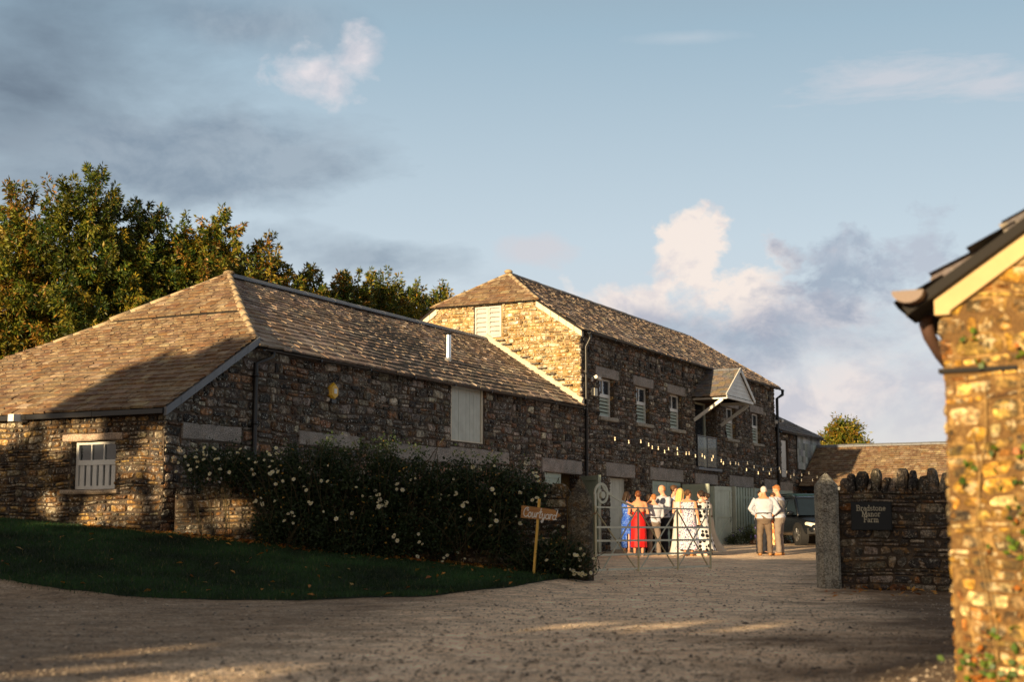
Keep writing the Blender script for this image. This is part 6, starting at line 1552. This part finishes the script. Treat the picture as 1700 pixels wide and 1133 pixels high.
cp1 = mat_paint('paint_graphite', (.008, .010, .014), .25, .0); cp2 = mat_paint('paint_teal', (.014, .04, .05), .3, .0)
car('parked_car', 'dark graphite estate car with roof rails parked nose out beside the fence', 10.05, 48.7, -80, cp1, 4.7, 1.88, 1.60)
car('parked_car', 'dark teal car parked behind the graphite car, only roof and glass showing', 10.9, 53.6, -75, cp2, 4.3, 1.8, 1.80, False)

# ================================================================ light, sky, camera
sun = bpy.data.lights.new('sun', 'SUN'); sun.energy = 5.0; sun.angle = R(.5); sun.color = (1.0, .74, .42)
so = bpy.data.objects.new('sun', sun); COL.objects.link(so)
sv = Vector((sunh.x*math.cos(SEL), sunh.y*math.cos(SEL), math.sin(SEL))); so.rotation_euler = sv.to_track_quat('Z', 'Y').to_euler(); so.location = (-30, -40, 30)
w = bpy.data.worlds.new('World'); scene.world = w; w.use_nodes = True; nt = w.node_tree; nt.nodes.clear()
out = nt.nodes.new('ShaderNodeOutputWorld'); bg = nt.nodes.new('ShaderNodeBackground'); nt.links.new(bg.outputs[0], out.inputs[0])
sky = nt.nodes.new('ShaderNodeTexSky'); sky.sky_type = 'NISHITA'; sky.sun_disc = False; sky.sun_elevation = SEL; sky.sun_rotation = math.atan2(sunh.x, sunh.y); sky.dust_density = .6; sky.air_density = 1.0; sky.ozone_density = 1.0
tc = nt.nodes.new('ShaderNodeTexCoord').outputs['Generated']
STR = .10; EXPO = .95
def vdot(v):
    n = nt.nodes.new('ShaderNodeVectorMath'); n.operation = 'DOT_PRODUCT'; nt.links.new(tc, n.inputs[0]); n.inputs[1].default_value = v; return n.outputs['Value']
def bdir(px_, py_):
    x, y = px_-850, -(py_-566.5); return Vector((x, Fpx*math.cos(pit)-y*math.sin(pit), Fpx*math.sin(pit)+y*math.cos(pit))).normalized()
def mapn(sc, loc=(0, 0, 0)):
    n = nt.nodes.new('ShaderNodeMapping'); nt.links.new(tc, n.inputs[0]); n.inputs['Scale'].default_value = sc; n.inputs['Location'].default_value = loc; return n.outputs[0]
nzA = noisen(nt, mapn((1, 1, 1.6)), 9, 8, .62, .25); nzB = noisen(nt, mapn((1, 1, 2.4), (3, 1, 2)), 4.2, 8, .6, .3); nzC = noisen(nt, mapn((1, 1, 1.5), (7, 2, 1)), 26, 7, .62, .2)
nzW = noisen(nt, mapn((1, 1, 4.5), (1, 4, 2)), 11, 8, .68, .4)
shd = ramp(nt, noisen(nt, mapn((1, 1, 1.4), (2, 2, 5)), 17, 8, .65, .3), [(.40, 0), (.58, 1)])
def tone(a, b_): return mixc(nt, shd, em(a), em(b_))
def blob(cx_, cy_, rx, ry, nz, edge=.5, amt=3.0, rot=0.0):
    d0 = bdir(cx_, cy_); rt = d0.cross(Vector((0, 0, 1))).normalized(); up = rt.cross(d0).normalized()
    r1 = rt*math.cos(rot)+up*math.sin(rot); u1 = -rt*math.sin(rot)+up*math.cos(rot)
    a = mth(nt, 'MULTIPLY', vdot(tuple(r1)), Fpx/rx); b_ = mth(nt, 'MULTIPLY', vdot(tuple(u1)), Fpx/ry)
    q = mth(nt, 'ADD', mth(nt, 'MULTIPLY', a, a), mth(nt, 'MULTIPLY', b_, b_))
    q = mth(nt, 'SUBTRACT', 1.0, mth(nt, 'SQRT', q)); q = mth(nt, 'ADD', q, mth(nt, 'MULTIPLY', mth(nt, 'SUBTRACT', nz, .5), amt))
    q = mth(nt, 'MULTIPLY', q, mth(nt, 'GREATER_THAN', vdot(tuple(d0)), .2))
    return ramp(nt, q, [(0, 0), (edge, 1)])
def mx_(a, b_):
    return mth(nt, 'MAXIMUM', a, b_)
def lin(r, g_, b_): return tuple(((c/255+.055)/1.055)**2.4 if c > 10 else c/255/12.92 for c in (r, g_, b_))
def em(c, k=1/STR/2**EXPO): return tuple(v*k for v in c)
c = mixc(nt, 1.0, sky.outputs[0], (1.0, 1.0, 1.0), 'MULTIPLY')
# thin high veil: paler towards the horizon, as on a hazy evening
sepz = nd(nt, 'ShaderNodeSeparateXYZ'); nt.links.new(tc, sepz.inputs[0]); elv = sepz.outputs[2]
veil = nt.nodes.new('ShaderNodeValToRGB'); els = veil.color_ramp.elements; 
stops = [(0.0, lin(226, 214, 210)), (.10, lin(214, 219, 225)), (.20, lin(198, 213, 224)), (.34, lin(160, 185, 202)), (.55, lin(104, 112, 120)), (1, lin(102, 100, 98))]
while len(els) < len(stops): els.new(.5)
for e_, (p, cc_) in zip(els, stops): e_.position = p; e_.color = (*cc_, 1)
nt.links.new(elv, veil.inputs[0])
vl = mixc(nt, 1.0, veil.outputs[0], (1/STR/2**EXPO,)*3, 'MULTIPLY')
c = mixc(nt, .95, c, vl)
# the sunset side of the sky, behind the camera, is warm and bright
glow = ramp(nt, vdot((sv.x, sv.y, sv.z*.6)), [(.3, 0), (1, 1)])
c = mixc(nt, mth(nt, 'MULTIPLY', glow, .8), c, em((.72, .52, .35)))
# grey cloud banks
gm1 = blob(30, 150, 360, 360, nzB, 1.1, 2.2); gm2 = blob(360, 265, 480, 85, nzB, .55, 2.8); gm3 = blob(600, 430, 330, 70, nzB, .55, 2.8); gm3b = blob(430, 40, 200, 60, nzB, .9, 1.6)
dark = mx_(mx_(gm2, gm3), gm3b)
c = mixc(nt, mth(nt, 'MULTIPLY', gm1, .85), c, em(lin(102, 116, 133)))
c = mixc(nt, mth(nt, 'MULTIPLY', dark, .75), c, tone(lin(130, 147, 165), lin(156, 170, 184)))
# pink lit cumulus low on the right, grey undersides
w1 = mx_(blob(1155, 425, 62, 75, nzC, .35, 2.8, rot=.3), blob(1220, 490, 150, 75, nzC, .5, 3.6)); w1 = mx_(w1, blob(1050, 510, 130, 42, nzC, .7, 3.8))
w2 = mx_(blob(1430, 650, 460, 120, nzA, .8, 3.0), blob(1330, 520, 170, 40, nzC, .5, 2.2)); w3 = blob(880, 415, 75, 35, nzC, .6, 1.8)
gr = mx_(blob(1400, 470, 190, 80, nzC, .6, 3.8, rot=.35), blob(1200, 560, 330, 70, nzA, .7, 2.2))
c = mixc(nt, mth(nt, 'MULTIPLY', w2, .8), c, tone(lin(198, 196, 206), lin(238, 226, 222)))
c = mixc(nt, mth(nt, 'MULTIPLY', w1, .92), c, tone(lin(206, 202, 210), lin(250, 236, 226)))
c = mixc(nt, mth(nt, 'MULTIPLY', w3, .6), c, em(lin(214, 208, 212)))
c = mixc(nt, mth(nt, 'MULTIPLY', gr, .72), c, tone(lin(148, 162, 182), lin(182, 188, 202)))
# small white puff and the streak
p1 = mx_(mx_(blob(588, 98, 44, 52, nzC, .7, 2.6, rot=-.4), blob(525, 125, 78, 46, nzC, .8, 2.8)), blob(555, 135, 52, 52, nzC, .8, 2.6))
p2 = mx_(blob(1500, 128, 230, 34, nzW, .9, 3.2), blob(1640, 140, 120, 24, nzW, .8, 3.0)); p3 = blob(1140, 62, 110, 12, nzC, 1.0, 1.2)
c = mixc(nt, mth(nt, 'MULTIPLY', p1, .85), c, tone(lin(200, 202, 212), lin(236, 228, 230))); c = mixc(nt, mth(nt, 'MULTIPLY', p2, .6), c, em(lin(216, 214, 220))); c = mixc(nt, mth(nt, 'MULTIPLY', p3, .35), c, em(lin(205, 212, 220)))
nt.links.new(c, bg.inputs[0]); bg.inputs[1].default_value = STR

cam = bpy.data.cameras.new('camera'); co_ = bpy.data.objects.new('camera', cam); COL.objects.link(co_); scene.camera = co_
cam.lens = 50; cam.sensor_width = 36; cam.sensor_fit = 'HORIZONTAL'; cam.clip_start = .1; cam.clip_end = 3000
co_.location = (0, 0, CZ); co_.rotation_euler = (R(90)+pit, 0, 0)
cam.dof.use_dof = True; cam.dof.focus_distance = 31; cam.dof.aperture_fstop = 1.6
scene.view_settings.view_transform = 'Standard'; scene.view_settings.look = 'None'; scene.view_settings.exposure = EXPO; scene.view_settings.gamma = 1
scene.cycles.max_bounces = 5; scene.cycles.transparent_max_bounces = 6; scene.cycles.use_denoising = True
